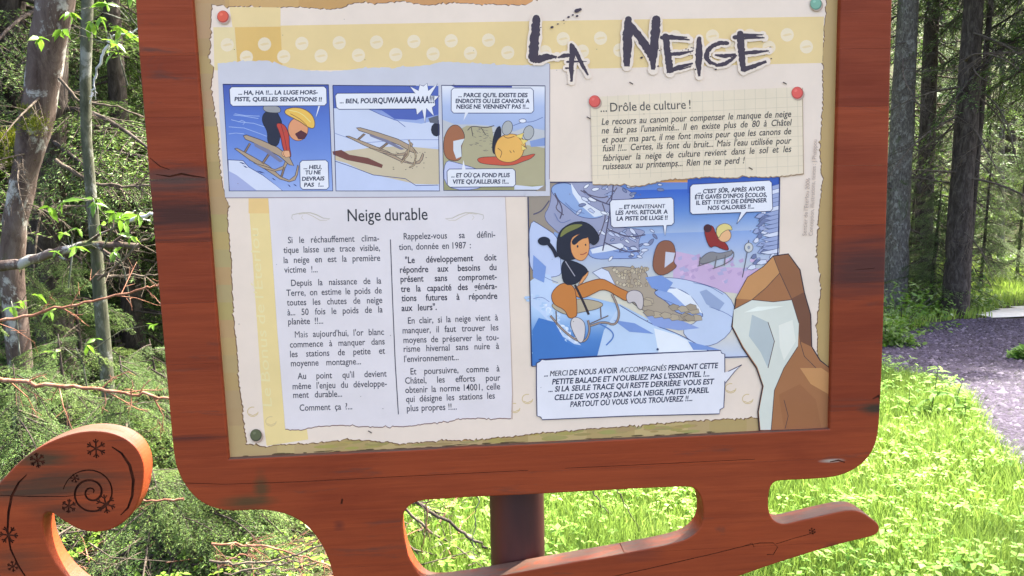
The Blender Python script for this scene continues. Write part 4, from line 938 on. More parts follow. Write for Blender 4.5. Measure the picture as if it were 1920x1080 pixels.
tag(link('gravel_path', grid_mesh('gravel_path', pxs, pys, gz, pathm, keep=onpath, dz=.006)), 'purple grey gravel path curving away behind the sign', kind='structure')
# loose stones on it
def frus(x, y, m=0.06):
    d = Vector((x, y, gz(x, y)))-CAM; q = Mw.transposed() @ d
    if q.z <= .2: return False
    return abs(q.x/q.z) < .6+m and abs(q.y/q.z) < .3375+m
stone, stn, stb = mat('purple_stone', rough=.85)
r_ = stn.nodes.new('ShaderNodeNewGeometry'); c = ramp(stn, r_.outputs['Random Per Island'], [(0, (.012, .009, .014)), (.5, (.030, .023, .037)), (.85, (.060, .048, .074)), (1, (.13, .11, .14))]); stn.links.new(c, stb.inputs['Base Color'])
V = []; F = []; cnt = 0
while cnt < 9000:
    x = rng.uniform(max(px0, 0), px1); y = rng.uniform(py0, py1)
    if not onpath(x, y) or not frus(x, y): 
        if rng.random() < .0005: cnt += 1
        continue
    s = abs(rng.normal(0, .012))+.007; z0 = gz(x, y)+.006; o = len(V); a0 = rng.uniform(0, 6)
    for k in range(5):
        a = a0+k*1.2566+rng.uniform(-.3, .3); V.append((x+s*math.cos(a)*rng.uniform(.7, 1.3), y+s*math.sin(a), z0-.002))
    V.append((x+rng.uniform(-.3, .3)*s, y+rng.uniform(-.3, .3)*s, z0+s*rng.uniform(.4, .9)))
    F += [(o+k, o+(k+1) % 5, o+5) for k in range(5)]; cnt += 1
tag(link('loose_gravel', npmesh('loose_gravel', V, F, [stone])), 'loose purple grey stones strewn over the gravel path', 'gravel', kind='stuff')

# ------------------------------------------------------------ leaf materials
def leafmat(name, stops, trans=.25, rough=.6, spec=.25, island=True, scale=1.5):
    m, nt, b = mat(name, rough=rough, spec=spec)
    g = nt.nodes.new('ShaderNodeNewGeometry'); oi = nt.nodes.new('ShaderNodeObjectInfo')
    n = noise(nt, coords(nt), scale, 4, .6)
    ad = nt.nodes.new('ShaderNodeMath'); ad.operation = 'MULTIPLY_ADD'; ad.inputs[1].default_value = .45
    nt.links.new(g.outputs['Random Per Island'] if island else oi.outputs['Random'], ad.inputs[0])
    m2 = nt.nodes.new('ShaderNodeMath'); m2.operation = 'MULTIPLY'; m2.inputs[1].default_value = .55
    nt.links.new(n, m2.inputs[0]); nt.links.new(m2.outputs[0], ad.inputs[2])
    c = ramp(nt, ad.outputs[0], stops)
    if island:
        c = mixc(nt, c, ramp(nt, oi.outputs['Random'], [(0, (.72, .78, .8)), (1, (1.25, 1.18, 1.0))]), 1.0, 'MULTIPLY')
    nt.links.new(c, b.inputs['Base Color'])
    t = nt.nodes.new('ShaderNodeBsdfTranslucent'); nt.links.new(c, t.inputs['Color'])
    ms = nt.nodes.new('ShaderNodeMixShader'); ms.inputs[0].default_value = trans
    nt.links.new(b.outputs[0], ms.inputs[1]); nt.links.new(t.outputs[0], ms.inputs[2]); nt.links.new(ms.outputs[0], nt.nodes['Material Output'].inputs[0])
    return m
needle = leafmat('spruce_needles', [(.2, (.035, .085, .018)), (.5, (.10, .19, .038)), (.8, (.22, .32, .06))], .22, .55)
needle_pale = leafmat('pale_spruce_needles', [(.2, (.06, .12, .028)), (.5, (.14, .235, .06)), (.8, (.26, .35, .095))], .25, .55)
grass_m = leafmat('meadow_grass', [(.2, (.09, .16, .024)), (.5, (.19, .29, .050)), (.8, (.31, .41, .095))], .42, .5, .3)
weed_m = leafmat('meadow_leaves', [(.2, (.06, .15, .018)), (.5, (.13, .26, .035)), (.8, (.28, .38, .15))], .35, .65, .15)
broad = leafmat('broad_leaves', [(.2, (.07, .15, .015)), (.6, (.14, .26, .025)), (.9, (.24, .36, .05))], .45, .4, .4, island=False)
def barkmat(name, a, b_, c_, lich=None, sc=9, bs=.012):
    m, nt, b = mat(name, rough=.92, spec=.12)
    n = noise(nt, coords(nt, (1, 1, .35)), sc*2.2, 8, .72, .6)
    c = ramp(nt, n, [(.32, a), (.5, b_), (.68, c_)])
    if lich:
        l = noise(nt, coords(nt, (1, 1, .7)), 7.5 if sc < 15 else 16, 7, .7, .4); c = mixc(nt, c, lich, ramp(nt, l, [(.53, (0,)), (.60, (.85,))]))
        l2 = noise(nt, coords(nt), 3.1, 6, .62, .5); c = mixc(nt, c, (.05, .075, .018), ramp(nt, l2, [(.58, (0,)), (.68, (.8,))]))
    nt.links.new(c, b.inputs['Base Color']); bump(nt, b, n, bs, .9); return m
bark_dark = barkmat('spruce_bark', (.020, .016, .012), (.055, .042, .034), (.11, .09, .075))
bark_pale = barkmat('lichen_bark', (.05, .040, .032), (.125, .108, .09), (.23, .205, .17), (.28, .26, .22), 22, .03)
bark_beech = barkmat('reddish_bark', (.035, .022, .018), (.085, .060, .048), (.13, .10, .085), (.34, .33, .29), 5)
bark_green = barkmat('sapling_bark', (.03, .032, .02), (.065, .066, .042), (.13, .125, .09), (.2, .2, .17), 8, .006)
twig_m = barkmat('dead_twig', (.04, .03, .023), (.09, .07, .052), (.17, .135, .10), None, 12, .002)
twig_red = barkmat('reddish_twig', (.12, .05, .028), (.22, .10, .06), (.34, .19, .13), None, 12, .002)
birch = barkmat('white_twig', (.25, .24, .23), (.42, .41, .40), (.6, .58, .56), None, 8, .001)
moss_m = leafmat('moss', [(.2, (.06, .08, .008)), (.8, (.22, .24, .03))], .1, .9, .1)

# ------------------------------------------------------------ branch meshes
class NB:
    """fast triangle collector"""
    def __init__(s): s.V = []; s.F = []; s.M = []
    def stick(s, pts, r0, r1, n=4, m=0):
        pts = [Vector(p) for p in pts]; k = len(pts)
        o = len(s.V)
        for i, p in enumerate(pts):
            d = (pts[min(i+1, k-1)]-pts[max(i-1, 0)]).normalized(); a = d.cross(Vector((.2, .1, 1)))
            a = a.normalized() if a.length > .01 else Vector((1, 0, 0)); b = d.cross(a); r = r0+(r1-r0)*i/(k-1)
            for j in range(n): t = 2*math.pi*j/n; s.V.append(p+a*(r*math.cos(t))+b*(r*math.sin(t)))
        for i in range(k-1):
            for j in range(n):
                a, b, c, d = o+i*n+j, o+i*n+(j+1) % n, o+(i+1)*n+(j+1) % n, o+(i+1)*n+j
                s.F += [(a, b, c), (a, c, d)]; s.M += [m, m]
    def tri(s, a, b, c, m=0):
        o = len(s.V); s.V += [a, b, c]; s.F.append((o, o+1, o+2)); s.M.append(m)
    def mesh(s, name, mats): return npmesh(name, np.array([tuple(v) for v in s.V]), s.F, mats, s.M)
def needles(nb, p0, p1, dens, ln, wd, r, m=1):
    ax = p1-p0; L = ax.length
    if L < 1e-4: return
    ax = ax/L; side = ax.cross(Vector((0, 0, 1)))
    side = side.normalized() if side.length > .05 else Vector((1, 0, 0)); up = side.cross(ax)
    for i in range(max(1, int(L*dens))):
        t = r.random(); ang = r.choice((-1, 1))*r.gauss(1.25, .5)
        rad = (side*math.sin(ang)+up*math.cos(ang)*.8)
        d = (rad*r.uniform(.65, .95)+ax*r.uniform(.4, .8)).normalized(); q = p0+ax*(L*t)
        w = ax*(wd*.5) if r.random() < .5 else (d.cross(rad+Vector((.1, .2, .3)))).normalized()*(wd*.5)
        nb.tri(q-w, q+w, q+d*ln*r.uniform(.7, 1.15), m)
def make_branch(seed, droop=.28, dens=150, ln=.021, wd=.0045, hang=.5, nmax=15, sub=True, dead=False):
    r = random.Random(seed); nb = NB(); P_ = []
    for i in range(9):
        t = i/8; P_.append(Vector((t, .05*math.sin(t*3+seed), -droop*t*t+.06*t)))
    nb.stick(P_, .012, .002, 5)
    def at_(t):
        k = min(int(t*8), 7); u = t*8-k; return P_[k].lerp(P_[k+1], u)
    if not dead:
        needles(nb, at_(.45), at_(1.0), dens, ln, wd, r)
    for i in range(nmax):
        for sgn in (-1, 1):
            t = .10+.88*(i+r.uniform(-.3, .3))/nmax
            t = min(max(t, .03), 1)
            if dead and r.random() < .3: continue
            p = at_(t); l = (.42*(1-t)**.8+.07)*r.uniform(.65, 1.2)*(0.8 if t < .25 else 1)
            a = R(r.uniform(42, 64))*sgn; d = Vector((math.cos(a), math.sin(a), r.uniform(-.45, .05)*hang)).normalized()
            q = p; pts = [p]; n = 4
            for k in range(1, n+1):
                d = (d+Vector((0, 0, -.16*hang*r.uniform(.4, 1.6)))+Vector((r.gauss(0, .06), r.gauss(0, .06), r.gauss(0, .04)))).normalized(); q = q+d*(l/n); pts.append(q)
            nb.stick(pts, .0038 if dead else .0032, .0012, 3)
            for k in range(n):
                if not dead: needles(nb, pts[k], pts[k+1], dens, ln, wd, r)
                if (sub and l > .13) or dead:
                    for s2 in (-1, 1):
                        if dead and r.random() < .45: continue
                        b_ = a+s2*R(r.uniform(38, 60)); d2 = Vector((math.cos(b_), math.sin(b_), d.z-.1*hang)).normalized()
                        e = pts[k+1]+d2*(l*.34*r.uniform(.5, 1.2)*(1-k/n*.5)); e2 = e+Vector((d2.x, d2.y, d2.z-.4*hang))*(.02)
                        nb.stick([pts[k+1], e], .0018, .0008, 3)
                        if not dead: needles(nb, pts[k+1], e, dens, ln*.9, wd, r)
    return nb
M_A = [bark_dark, needle]; M_B = [bark_dark, needle_pale]
BR = [make_branch(s, droop=.2+.12*(s % 3), hang=.35+.35*(s % 4)).mesh('spruce_branch', M_A if s % 3 else M_B) for s in range(6)]
DEAD = [make_branch(40+s, droop=.15+.15*s, dead=True, nmax=12, hang=.5).mesh('dead_branch', [twig_m]) for s in range(3)]
LOWB = [make_branch(80+s, droop=.2+.1*s, dens=120, ln=.030, wd=.0062, hang=.6+.25*s, nmax=11).mesh('spruce_branch', M_B if s != 1 else M_A) for s in range(4)]
FARB = [make_branch(60+s, droop=.35, dens=46, ln=.05, wd=.016, hang=.8, nmax=12, sub=False).mesh('far_branch', M_A if s else M_B) for s in range(3)]
print('branch tris', [len(b.polygons) for b in BR], [len(b.polygons) for b in DEAD], [len(b.polygons) for b in FARB])

def trunk_mesh(pts, rads, m, n=16, bark=.18, seed=0):
    P2 = []; R2 = []
    for i in range(len(pts)-1):
        for k in range(6):
            t = k/6; P2.append(Vector(pts[i]).lerp(Vector(pts[i+1]), t)); R2.append(rads[i]*(1-t)+rads[i+1]*t)
    P2.append(Vector(pts[-1])); R2.append(rads[-1])
    v, f = tube(P2, R2, n, bark, seed); return pymesh('trunk', v, f, m, smooth=True)
bc = 0
def put_branch(root, me, p, az, el, roll, s, name='branch'):
    o = bpy.data.objects.new(name, me); COL.objects.link(o); o.parent = root
    o.location = p; o.rotation_euler = (roll, -el, az); o.scale = (s, s, s*1.0); return o
def spruce(base, top, r0, label, group=None, nb=60, z0=.3, z1=None, bl=1.4, seed=0, bm_=None, dead=10, meshes=None, az=None, name='spruce_tree', deadz=(.3, 3.5), rt=None, cat='tree'):
    """base, top world points of the trunk axis"""
    r = random.Random(seed); base = Vector(base); top = Vector(top); root = empty(name, base); tag(root, label, cat, group)
    h = (top-base).length; ax = (top-base)
    link('trunk', trunk_mesh([Vector((0, 0, -.3)), ax*.02, ax*.15, ax*.5, ax], [r0*1.35, r0*1.15, r0, r0*.75, (rt or r0*.12)], bm_ or bark_dark, 16 if r0 > .06 else 10, .14, seed), root)
    z1 = z1 or h*.98
    for i in range(nb):
        t = (i+r.random())/nb; z = z0+(z1-z0)*t; q = ax*(z/h)
        s = bl*(1-.72*(z/h))*r.uniform(.7, 1.15)
        a = r.uniform(0, 2*math.pi) if az is None else R(r.uniform(*az))
        put_branch(root, r.choice(meshes or BR), q, a, R(r.uniform(-28, 8)), R(r.uniform(-25, 25)), s)
    for i in range(dead):
        z = r.uniform(*deadz); q = ax*(z/h)
        put_branch(root, r.choice(DEAD), q, r.uniform(0, 6.28), R(r.uniform(-35, 12)), R(r.uniform(-60, 60)), r.uniform(.45, 1.0)*bl*.8, 'dead_branch')
    return root
def GP(px, py, off=0.0):
    p = G(px, py); return Vector((p.x, p.y, gz(p.x, p.y)-off))
def atx(px, y, py=540):
    """ground point at world depth y under photo column px"""
    d = A(px, py, y); return Vector((d.x, y, gz(d.x, y)))

# --- right hand side: the trunks beside the path
def trunk_px(pxb, pyb, pxt, r0, ext=2.2, y=None):
    b = GP(pxb, pyb) if y is None else atx(pxb, y, pyb); t = A(pxt, 0, b.y); d = t-b; return b, b+d*ext
D = CAM.y
b, t = trunk_px(1672, 588, 1704, .2); print('right trunk at', b, 'y')
W1 = lambda b_, px: px/FOC*((Mw.transposed() @ (b_-CAM)).z)/2
spruce(b, t, W1(b, 44), 'pale lichen covered spruce trunk close beside the right edge of the sign', nb=26, z0=4.2, bl=2.0, seed=3, bm_=bark_pale, dead=26, deadz=(.8, 6), rt=W1(b, 30))
b, t = trunk_px(1726, 578, 1748, .2, y=b.y+1.6); spruce(b, t, W1(b, 30), 'dark spruce trunk between the pale trunk and the leaning pole', nb=24, z0=4.0, bl=1.8, seed=4, dead=24, deadz=(1, 6.5), rt=W1(b, 22))
b, t = trunk_px(1790, 590, 1826, .2); spruce(b, t, W1(b, 42), 'thick dark spruce trunk at the far edge of the gravel path', nb=26, z0=4.6, bl=2.2, seed=5, dead=30, deadz=(1.2, 7), rt=W1(b, 34)); ytr = b.y
b, t = trunk_px(1806, 588, 1858, .2, ext=1.7); spruce(b, t, W1(b, 13), 'thin leaning dark spruce pole crossing the thick trunk by the path', nb=16, z0=4.5, bl=1.2, seed=6, dead=26, deadz=(.8, 7), rt=W1(b, 7))
b, t = trunk_px(1873, 556, 1880, .2, y=ytr+11); spruce(b, t, W1(b, 11), 'slender pale trunk in the bright clearing beyond the path', nb=20, z0=3.4, bl=2.4, seed=7, bm_=bark_pale, dead=4, rt=W1(b, 8))
b, t = trunk_px(1852, 552, 1854, .2, y=ytr+12); spruce(b, t, W1(b, 8), 'thinner grey trunk left of the pale one in the clearing', nb=20, z0=3.2, bl=2.2, seed=8, bm_=bark_dark, dead=4, rt=W1(b, 6))
# young spruces under them
for i, (px, y, h, lab) in enumerate(((1745, ytr+.6, 2.1, 'young bushy spruce between the two trunks left of the leaning pole'), (1700, ytr+2.5, 2.6, 'taller young spruce filling the gap behind the pale trunk'), (1838, ytr+4.5, 3.0, 'young spruce with soft pale boughs right of the thick trunk'), (1905, ytr+6.5, 4.2, 'drooping green spruce at the right edge of the clearing'))):
    b = atx(px, y); spruce(b, b+Vector((.1, 0, h)), .035, lab, nb=70, z0=.1, bl=1.15, seed=20+i, dead=0, meshes=[BR[0], BR[3], BR[1]])
# unseen spruce added on the right, its boughs set up-sun to shade the sign
b = Vector((5.0, 1.3, gz(5.0, 1.3))); spruce(b, b+Vector((0, 0, 17)), .2, 'unseen tall spruce added to shade the sign', nb=150, z0=5.2, z1=13, bl=4.6, seed=61, dead=0)
for (x_, y_, lab_) in ((11.5, 13.5, 'unseen tall spruce added to shade the far bend of the path'), (9.2, 11.0, 'second unseen tall spruce added to shade the path bend')):  # two more unseen spruces, added for the shadow they cast on the path
    b = Vector((x_, y_, gz(x_, y_))); spruce(b, b+Vector((0, 0, 16)), .2, lab_, nb=150, z0=4.0, z1=14, bl=3.4, seed=int(x_*7), dead=0)
# --- forest depth: taller spruces behind, right, centre and left
far_lab = 'tall dark spruce standing deep in the forest behind the sign'
rr = random.Random(77)
spots = []
for i in range(70):
    for _ in range(40):
        y = rr.uniform(15, 34); px = rr.uniform(-500, 2300); p = atx(px, y)
        if 1805 < px < 2100 and y < ytr+15: continue
        if all((p-q).length > 2.4 for q in spots): spots.append(p); break
shared = {}
def far_tree(p, h, r0, seed, label, group, nb=46, meshes=None, bl=2.6):
    k = seed % 5
    if k not in shared:
        root = spruce((0, 0, 0), (rr.uniform(-.3, .3), rr.uniform(-.3, .3), 15), .17, label, group, nb=nb, z0=.8, bl=bl, seed=100+k, dead=10, meshes=FARB, deadz=(1, 6)); shared[k] = root; o = root
    else:
        src = shared[k]; o = src.copy(); COL.objects.link(o)
        for ch in src.children:
            c_ = ch.copy(); COL.objects.link(c_); c_.parent = o
    o.location = p; o.rotation_euler = (0, 0, rr.uniform(0, 6.28)); o.scale = (1, 1, h/15); tag(o, label, 'tree', group); return o
for i, p in enumerate(spots): far_tree(p, rr.uniform(12, 20), .16, i, far_lab, 'spruces deep in the forest')
print('far trees', len(spots))
spots2 = []
for i in range(60):
    for _ in range(40):
        y = rr.uniform(36, 62); px = rr.uniform(-600, 2500); p = atx(px, y)
        if all((p-q).length > 3.2 for q in spots2): spots2.append(p); break
for i, p in enumerate(spots2): far_tree(p, rr.uniform(14, 20), .16, i+3, 'distant spruce on the wooded hillside far behind', 'spruces on the far hillside')

# --- left hand side: near trees
def px_trunk(name, pxs, y, rad_px, m, label, cat='tree', nb=0, bl=1.0, seed=0, dead=6, n=16, bark=.14, meshes=None, z0=None, deadz=(.4, 3)):
    """trunk traced at world depth y through photo points, top first"""
    q = [A(a, b_, y) for a, b_ in pxs][::-1]; g = Vector((q[0].x, y, gz(q[0].x, y)-.2))
    root = empty(name, (q[0].x, y, gz(q[0].x, y))); tag(root, label, cat)
    sc = lambda p: ((Mw.transposed() @ (p-CAM)).z)/FOC/2
    pts = [g]+q; rads = [rad_px[-1]*sc(q[0])*1.1]+[w*sc(p) for w, p in zip(rad_px[::-1], q)]
    last = pts[-1]; dirv = (pts[-1]-pts[-2]).normalized(); pts.append(last+dirv*4); rads.append(rads[-1]*.5)
    link('trunk', trunk_mesh([p-root.location for p in pts], rads, m, n, bark, seed), root)
    r = random.Random(seed); hs = [p-root.location for p in pts]
    def on(t):
        k = min(int(t*(len(hs)-1)), len(hs)-2); u = t*(len(hs)-1)-k; return hs[k].lerp(hs[k+1], u)
    for i in range(nb): put_branch(root, r.choice(meshes or BR), on(r.uniform(.55, 1)), r.uniform(0, 6.28), R(r.uniform(-25, 5)), R(r.uniform(-20, 20)), bl*r.uniform(.7, 1.2))
    for i in range(dead): put_branch(root, r.choice(DEAD), on(r.uniform(.3, .95)), r.uniform(0, 6.28), R(r.uniform(-40, 10)), R(r.uniform(-60, 60)), bl*r.uniform(.4, .8), 'dead_branch')
    return root
YL = 3.4
tA = px_trunk('beech_tree', [(112, -60), (98, 40), (80, 150), (62, 250), (45, 330), (28, 420), (20, 500)], YL, [66, 64, 60, 56, 46, 42, 42], bark_beech, 'mottled reddish trunk with white lichen patches leaning at the far left', seed=31, nb=0, dead=4, bl=.8)
# moss cushions and lichen patches on it
def cushion(root, px, py, y, rpx, m, seed, name='moss_cushion'):
    r = random.Random(seed); p = A(px, py, y); s = ((Mw.transposed() @ (p-CAM)).z)/FOC*rpx; nb_ = NB()
    for i in range(700):
        a = Vector((r.gauss(0, .5), r.gauss(0, .3), r.gauss(0, .35))); q = p+a*s-root.location; d = (a+Vector((0, -.5, .6))).normalized()
        w = Vector((r.gauss(0, 1), r.gauss(0, 1), r.gauss(0, 1))).normalized()*s*.05; nb_.tri(q-w, q+w, q+d*s*r.uniform(.12, .3), 0)
    o = link(name, nb_.mesh(name, [m]), root); o['kind'] = 'stuff'
cushion(tA, 64, 234, YL-.13, 24, moss_m, 1); cushion(tA, 48, 204, YL-.12, 12, moss_m, 2); cushion(tA, 30, 300, YL-.02, 26, moss_m, 5); cushion(tA, 16, 262, YL+.05, 26, moss_m, 6)
px_trunk('sapling_tree', [(166, -60), (163, 40), (160, 150), (162, 260), (172, 380), (181, 470), (186, 540)], 3.1, [22, 21, 20, 19, 20, 22, 24], bark_green, 'thin straight greenish trunk standing right of the leaning beech', seed=32, nb=0, dead=3, bl=.5, n=10, bark=.06)
px_trunk('spruce_tree', [(96, 200), (92, 300), (90, 380), (86, 450)], 4.6, [54, 58, 62, 66], bark_dark, 'broad dark spruce trunk behind the gap between the two left trunks', seed=33, nb=30, bl=1.6, dead=12)
px_trunk('spruce_tree', [(20, -40), (14, 200), (6, 420)], 5.6, [50, 54, 58], bark_dark, 'dark spruce trunk half hidden behind the leaning beech at the left edge', seed=34, nb=26, bl=1.8, dead=12)
near = [(60, 5.6, 6), (240, 5.2, 6), (340, 6.6, 7), (150, 7.4, 8), (-60, 6.6, 7), (300, 8.6, 8), (20, 9.0, 9), (200, 10.2, 9), (-200, 5.0, 6), (420, 7.8, 8), (540, 6.4, 7), (700, 8.0, 8), (90, 12, 10), (350, 12.5, 10)]
names_l = ['left of the thin greenish trunk', 'behind the thin greenish trunk', 'beside the left edge of the sign', 'behind the broad dark trunk', 'at the far left edge', 'in the second row beside the sign', 'in the second row at the left edge', 'in the second row behind the thin trunk', 'left of the picture edge', 'hidden mostly behind the sign', 'seen through the notch beside the scroll', 'seen under the sign through the left opening', 'in the third row at the left', 'in the third row beside the sign']
for i, (px, y, h) in enumerate(near):
    b = atx(px, y); spruce(b, b+Vector((rr.uniform(-.2, .2), 0, h)), .07+.01*(i % 3), 'dense spruce with drooping boughs '+names_l[i], nb=62, z0=.1, z1=min(h*.9, 5.2), bl=1.7 if y > 5.5 else 1.4, seed=200+i, dead=18, deadz=(.2, 3.4), meshes=LOWB+BR[:2])
# low spruce boughs and saplings in front: the tangle by the scroll
low = [(40, 2.5, .9, 'small spruce sapling with fresh tips at the left edge below the twigs'), (140, 2.9, 1.0, 'small spruce sapling behind the carved scroll'), (255, 2.7, .9, 'small spruce sapling between the scroll and the sign'), (-40, 3.0, 1.1, 'small spruce sapling left of the scroll'), (330, 3.2, .9, 'small spruce sapling beside the lower corner of the sign'), (480, 2.6, .75, 'low spruce sapling under the notch of the sign'), (400, 2.1, .6, 'lowest spruce sapling right of the scroll'), (560, 3.2, .8, 'low spruce sapling behind the notch of the sign'), (300, 2.0, .55, 'low dark spruce sapling below the scroll'), (180, 3.9, 1.4, 'bushy young spruce further back behind the scroll'), (30, 3.8, 1.5, 'bushy young spruce further back at the left edge')]
for i, (px, y, h, lab) in enumerate(low):
    b = atx(px, y, 900); spruce(b, b+Vector((rr.uniform(-.1, .1), 0, h)), .018, lab, nb=44, z0=.04, bl=.85, seed=300+i, dead=5, meshes=LOWB, deadz=(.05, h*.8), name='spruce_sapling', cat='sapling')
# ------------------------------------------------------------ bare sticks and twigs
def stick(pxs, y, w, m, label, cat='stick', name='dead_stick', twigs=8, tl=.16, seed=0, y2=None):
    """crooked bare branch through photo points, from depth y to y2"""
    r = random.Random(seed); n = len(pxs); y2 = y if y2 is None else y2
    pts = [A(a, b_, y+(y2-y)*i/(n-1)) for i, (a, b_) in enumerate(pxs)]; root = empty(name, pts[0]); tag(root, label, cat)
    fine = []
    for i in range(n-1):
        for k in range(5):
            fine.append(pts[i].lerp(pts[i+1], k/5)+Vector((r.gauss(0, .004), 0, r.gauss(0, .004))))
    fine.append(pts[-1]); fine = [p-pts[0] for p in fine]
    s = ((Mw.transposed() @ (pts[0]-CAM)).z)/FOC/2*w
    nb_ = NB(); nb_.stick(fine, s, s*.55, 7); link('stem', nb_.mesh('stem', [m]), root)
    nt3 = NB()
    for i in range(twigs):
        q = r.choice(fine); k = fine.index(q); d = (fine[min(k+1, len(fine)-1)]-fine[max(k-1, 0)]).normalized()
        a = Vector((d.x+r.gauss(0, .7), r.gauss(0, .5), d.z+r.choice((-1, -1, 1))*r.uniform(.3, 1.1))).normalized(); l = tl*r.uniform(.4, 1.3)
        p1 = q+a*l*.5; p2 = p1+(a+Vector((r.gauss(0, .25), r.gauss(0, .2), -.2))).normalized()*l*.5
        nt3.stick([q, p1, p2], s*.35, s*.12, 4)
        for j in range(4):
            e = q.lerp(p2, r.uniform(.2, 1)); f_ = (a+Vector((r.gauss(0, .8), r.gauss(0, .5), r.gauss(0, .8)))).normalized(); nt3.stick([e, e+f_*l*.28], s*.18, s*.08, 3)
    if twigs: link('twigs', nt3.mesh('twigs', [m]), root)
    return root
stick([(-20, 604), (60, 590), (130, 574), (200, 560), (268, 540), (300, 532)], 1.9, 6, twig_red, 'long reddish bare twig slanting up to the left stile of the sign', twigs=12, seed=1)
stick([(-20, 708), (40, 714), (110, 724), (190, 730), (260, 738), (322, 748)], 1.7, 9, twig_red, 'thick reddish bare twig running level above the carved scroll', twigs=14, seed=2)
stick([(345, 938), (300, 938), (262, 936)], 1.6, 5, twig_red, 'short reddish twig poking out right of the scroll', twigs=3, seed=3, tl=.1)
stick([(208, 66), (196, 95), (182, 130), (176, 160), (169, 182)], 2.7, 6, birch, 'curved white bare twig between the thin trunk and the sign', twigs=3, seed=4, tl=.1)
stick([(205, 68), (230, 66), (252, 60), (258, 52)], 2.7, 4, birch, 'short white twig branching towards the sign top', twigs=2, seed=14, tl=.1)
stick([(225, 418), (250, 410), (290, 402)], 2.8, 11, birch, 'pale broken stick end beside the left stile of the sign', twigs=2, seed=5, tl=.08)
stick([(-30, 500), (30, 498), (70, 482), (120, 468), (190, 456), (260, 462)], 3.0, 22, bark_beech, 'mossy fallen branch lying across the feet of the left trunks', name='fallen_branch', twigs=5, seed=6)
stick([(104, 300), (140, 325), (180, 345), (230, 350), (280, 348)], 3.3, 8, twig_m, 'grey bare branch crossing behind the thin trunk at mid height', twigs=10, seed=7)
stick([(110, 150), (150, 190), (210, 200), (270, 220)], 3.3, 6, twig_m, 'grey bare branch crossing high behind the thin trunk', twigs=10, seed=8)
stick([(185, 525), (230, 488), (262, 458), (290, 440)], 2.4, 5, twig_m, 'thin bare twig rising to the sign right of the thin trunk foot', twigs=6, seed=9)
stick([(180, 515), (250, 518), (300, 514)], 2.6, 5, twig_m, 'thin bare twig lying level right of the thin trunk foot', twigs=6, seed=10)
for i, (l, w, s_, lab) in enumerate((([(395, 1052), (450, 1058), (520, 1050), (560, 1040), (625, 1010)], 5, 11, 'pinkish dead twig under the notch curving up to the right'), ([(400, 1020), (470, 1022), (540, 1036), (620, 1062)], 5, 12, 'pinkish dead twig under the notch sloping down to the right'), ([(420, 1078), (500, 1062), (560, 1052), (600, 1040)], 4, 13, 'lowest pinkish dead twig under the notch'), ([(410, 1066), (450, 1040), (480, 1030)], 4, 16, 'short pinkish dead twig crossing the others under the notch'))):
    stick(l, 1.5+.08*i, w, twig_red if i % 2 else twig_m, lab, twigs=12, seed=s_, tl=.12)
stick([(770, 930), (800, 955), (850, 985), (900, 1020), (950, 1050)], 1.9, 8, bark_dark, 'dark slanting branch seen through the left opening under the sign', twigs=12, seed=17, tl=.14)
stick([(755, 950), (800, 990), (860, 1030), (920, 1060)], 2.1, 6, twig_m, 'thinner slanting branch seen through the left opening', twigs=10, seed=18, tl=.14)
stick([(806, 930), (800, 980), (792, 1030), (790, 1070)], 1.8, 3, twig_red, 'upright tan stem in the left opening under the sign', twigs=2, seed=19, tl=.08)
stick([(893, 930), (890, 990), (886, 1060)], 1.8, 2.5, bark_green, 'upright green stem left of the post', twigs=2, seed=22, tl=.08)
stick([(1110, 920), (1130, 950), (1150, 975)], 2.3, 3, twig_m, 'thin bare twig in the right opening nearest the post', twigs=4, seed=20, tl=.14)
stick([(1155, 915), (1175, 950), (1195, 990), (1203, 1015)], 2.1, 2.5, twig_m, 'thin bare twig in the middle of the right opening', twigs=4, seed=21, tl=.12)
# dead brush heap on the floor at the left
br_ = NB(); r = random.Random(8)
for i in range(1500):
    px = r.uniform(-60, 900); y = r.uniform(1.6, 5.5); p = atx(px, y, 900); p.z += abs(r.gauss(0, .10)); a = r.uniform(0, 6.28); l = r.uniform(.1, .5)
    d = Vector((math.cos(a), math.sin(a), r.gauss(0, .35))).normalized(); m_ = p+d*l*.5+Vector((r.gauss(0, .03), 0, r.gauss(0, .03)))
    br_.stick([p, m_, p+d*l], r.uniform(.0015, .005), .001, 4, 0 if r.random() < .65 else 1)
tag(link('twig_litter', br_.mesh('twig_litter', [twig_m, twig_red])), 'tangle of dead twigs littering the forest floor at the left', 'twigs', kind='stuff')

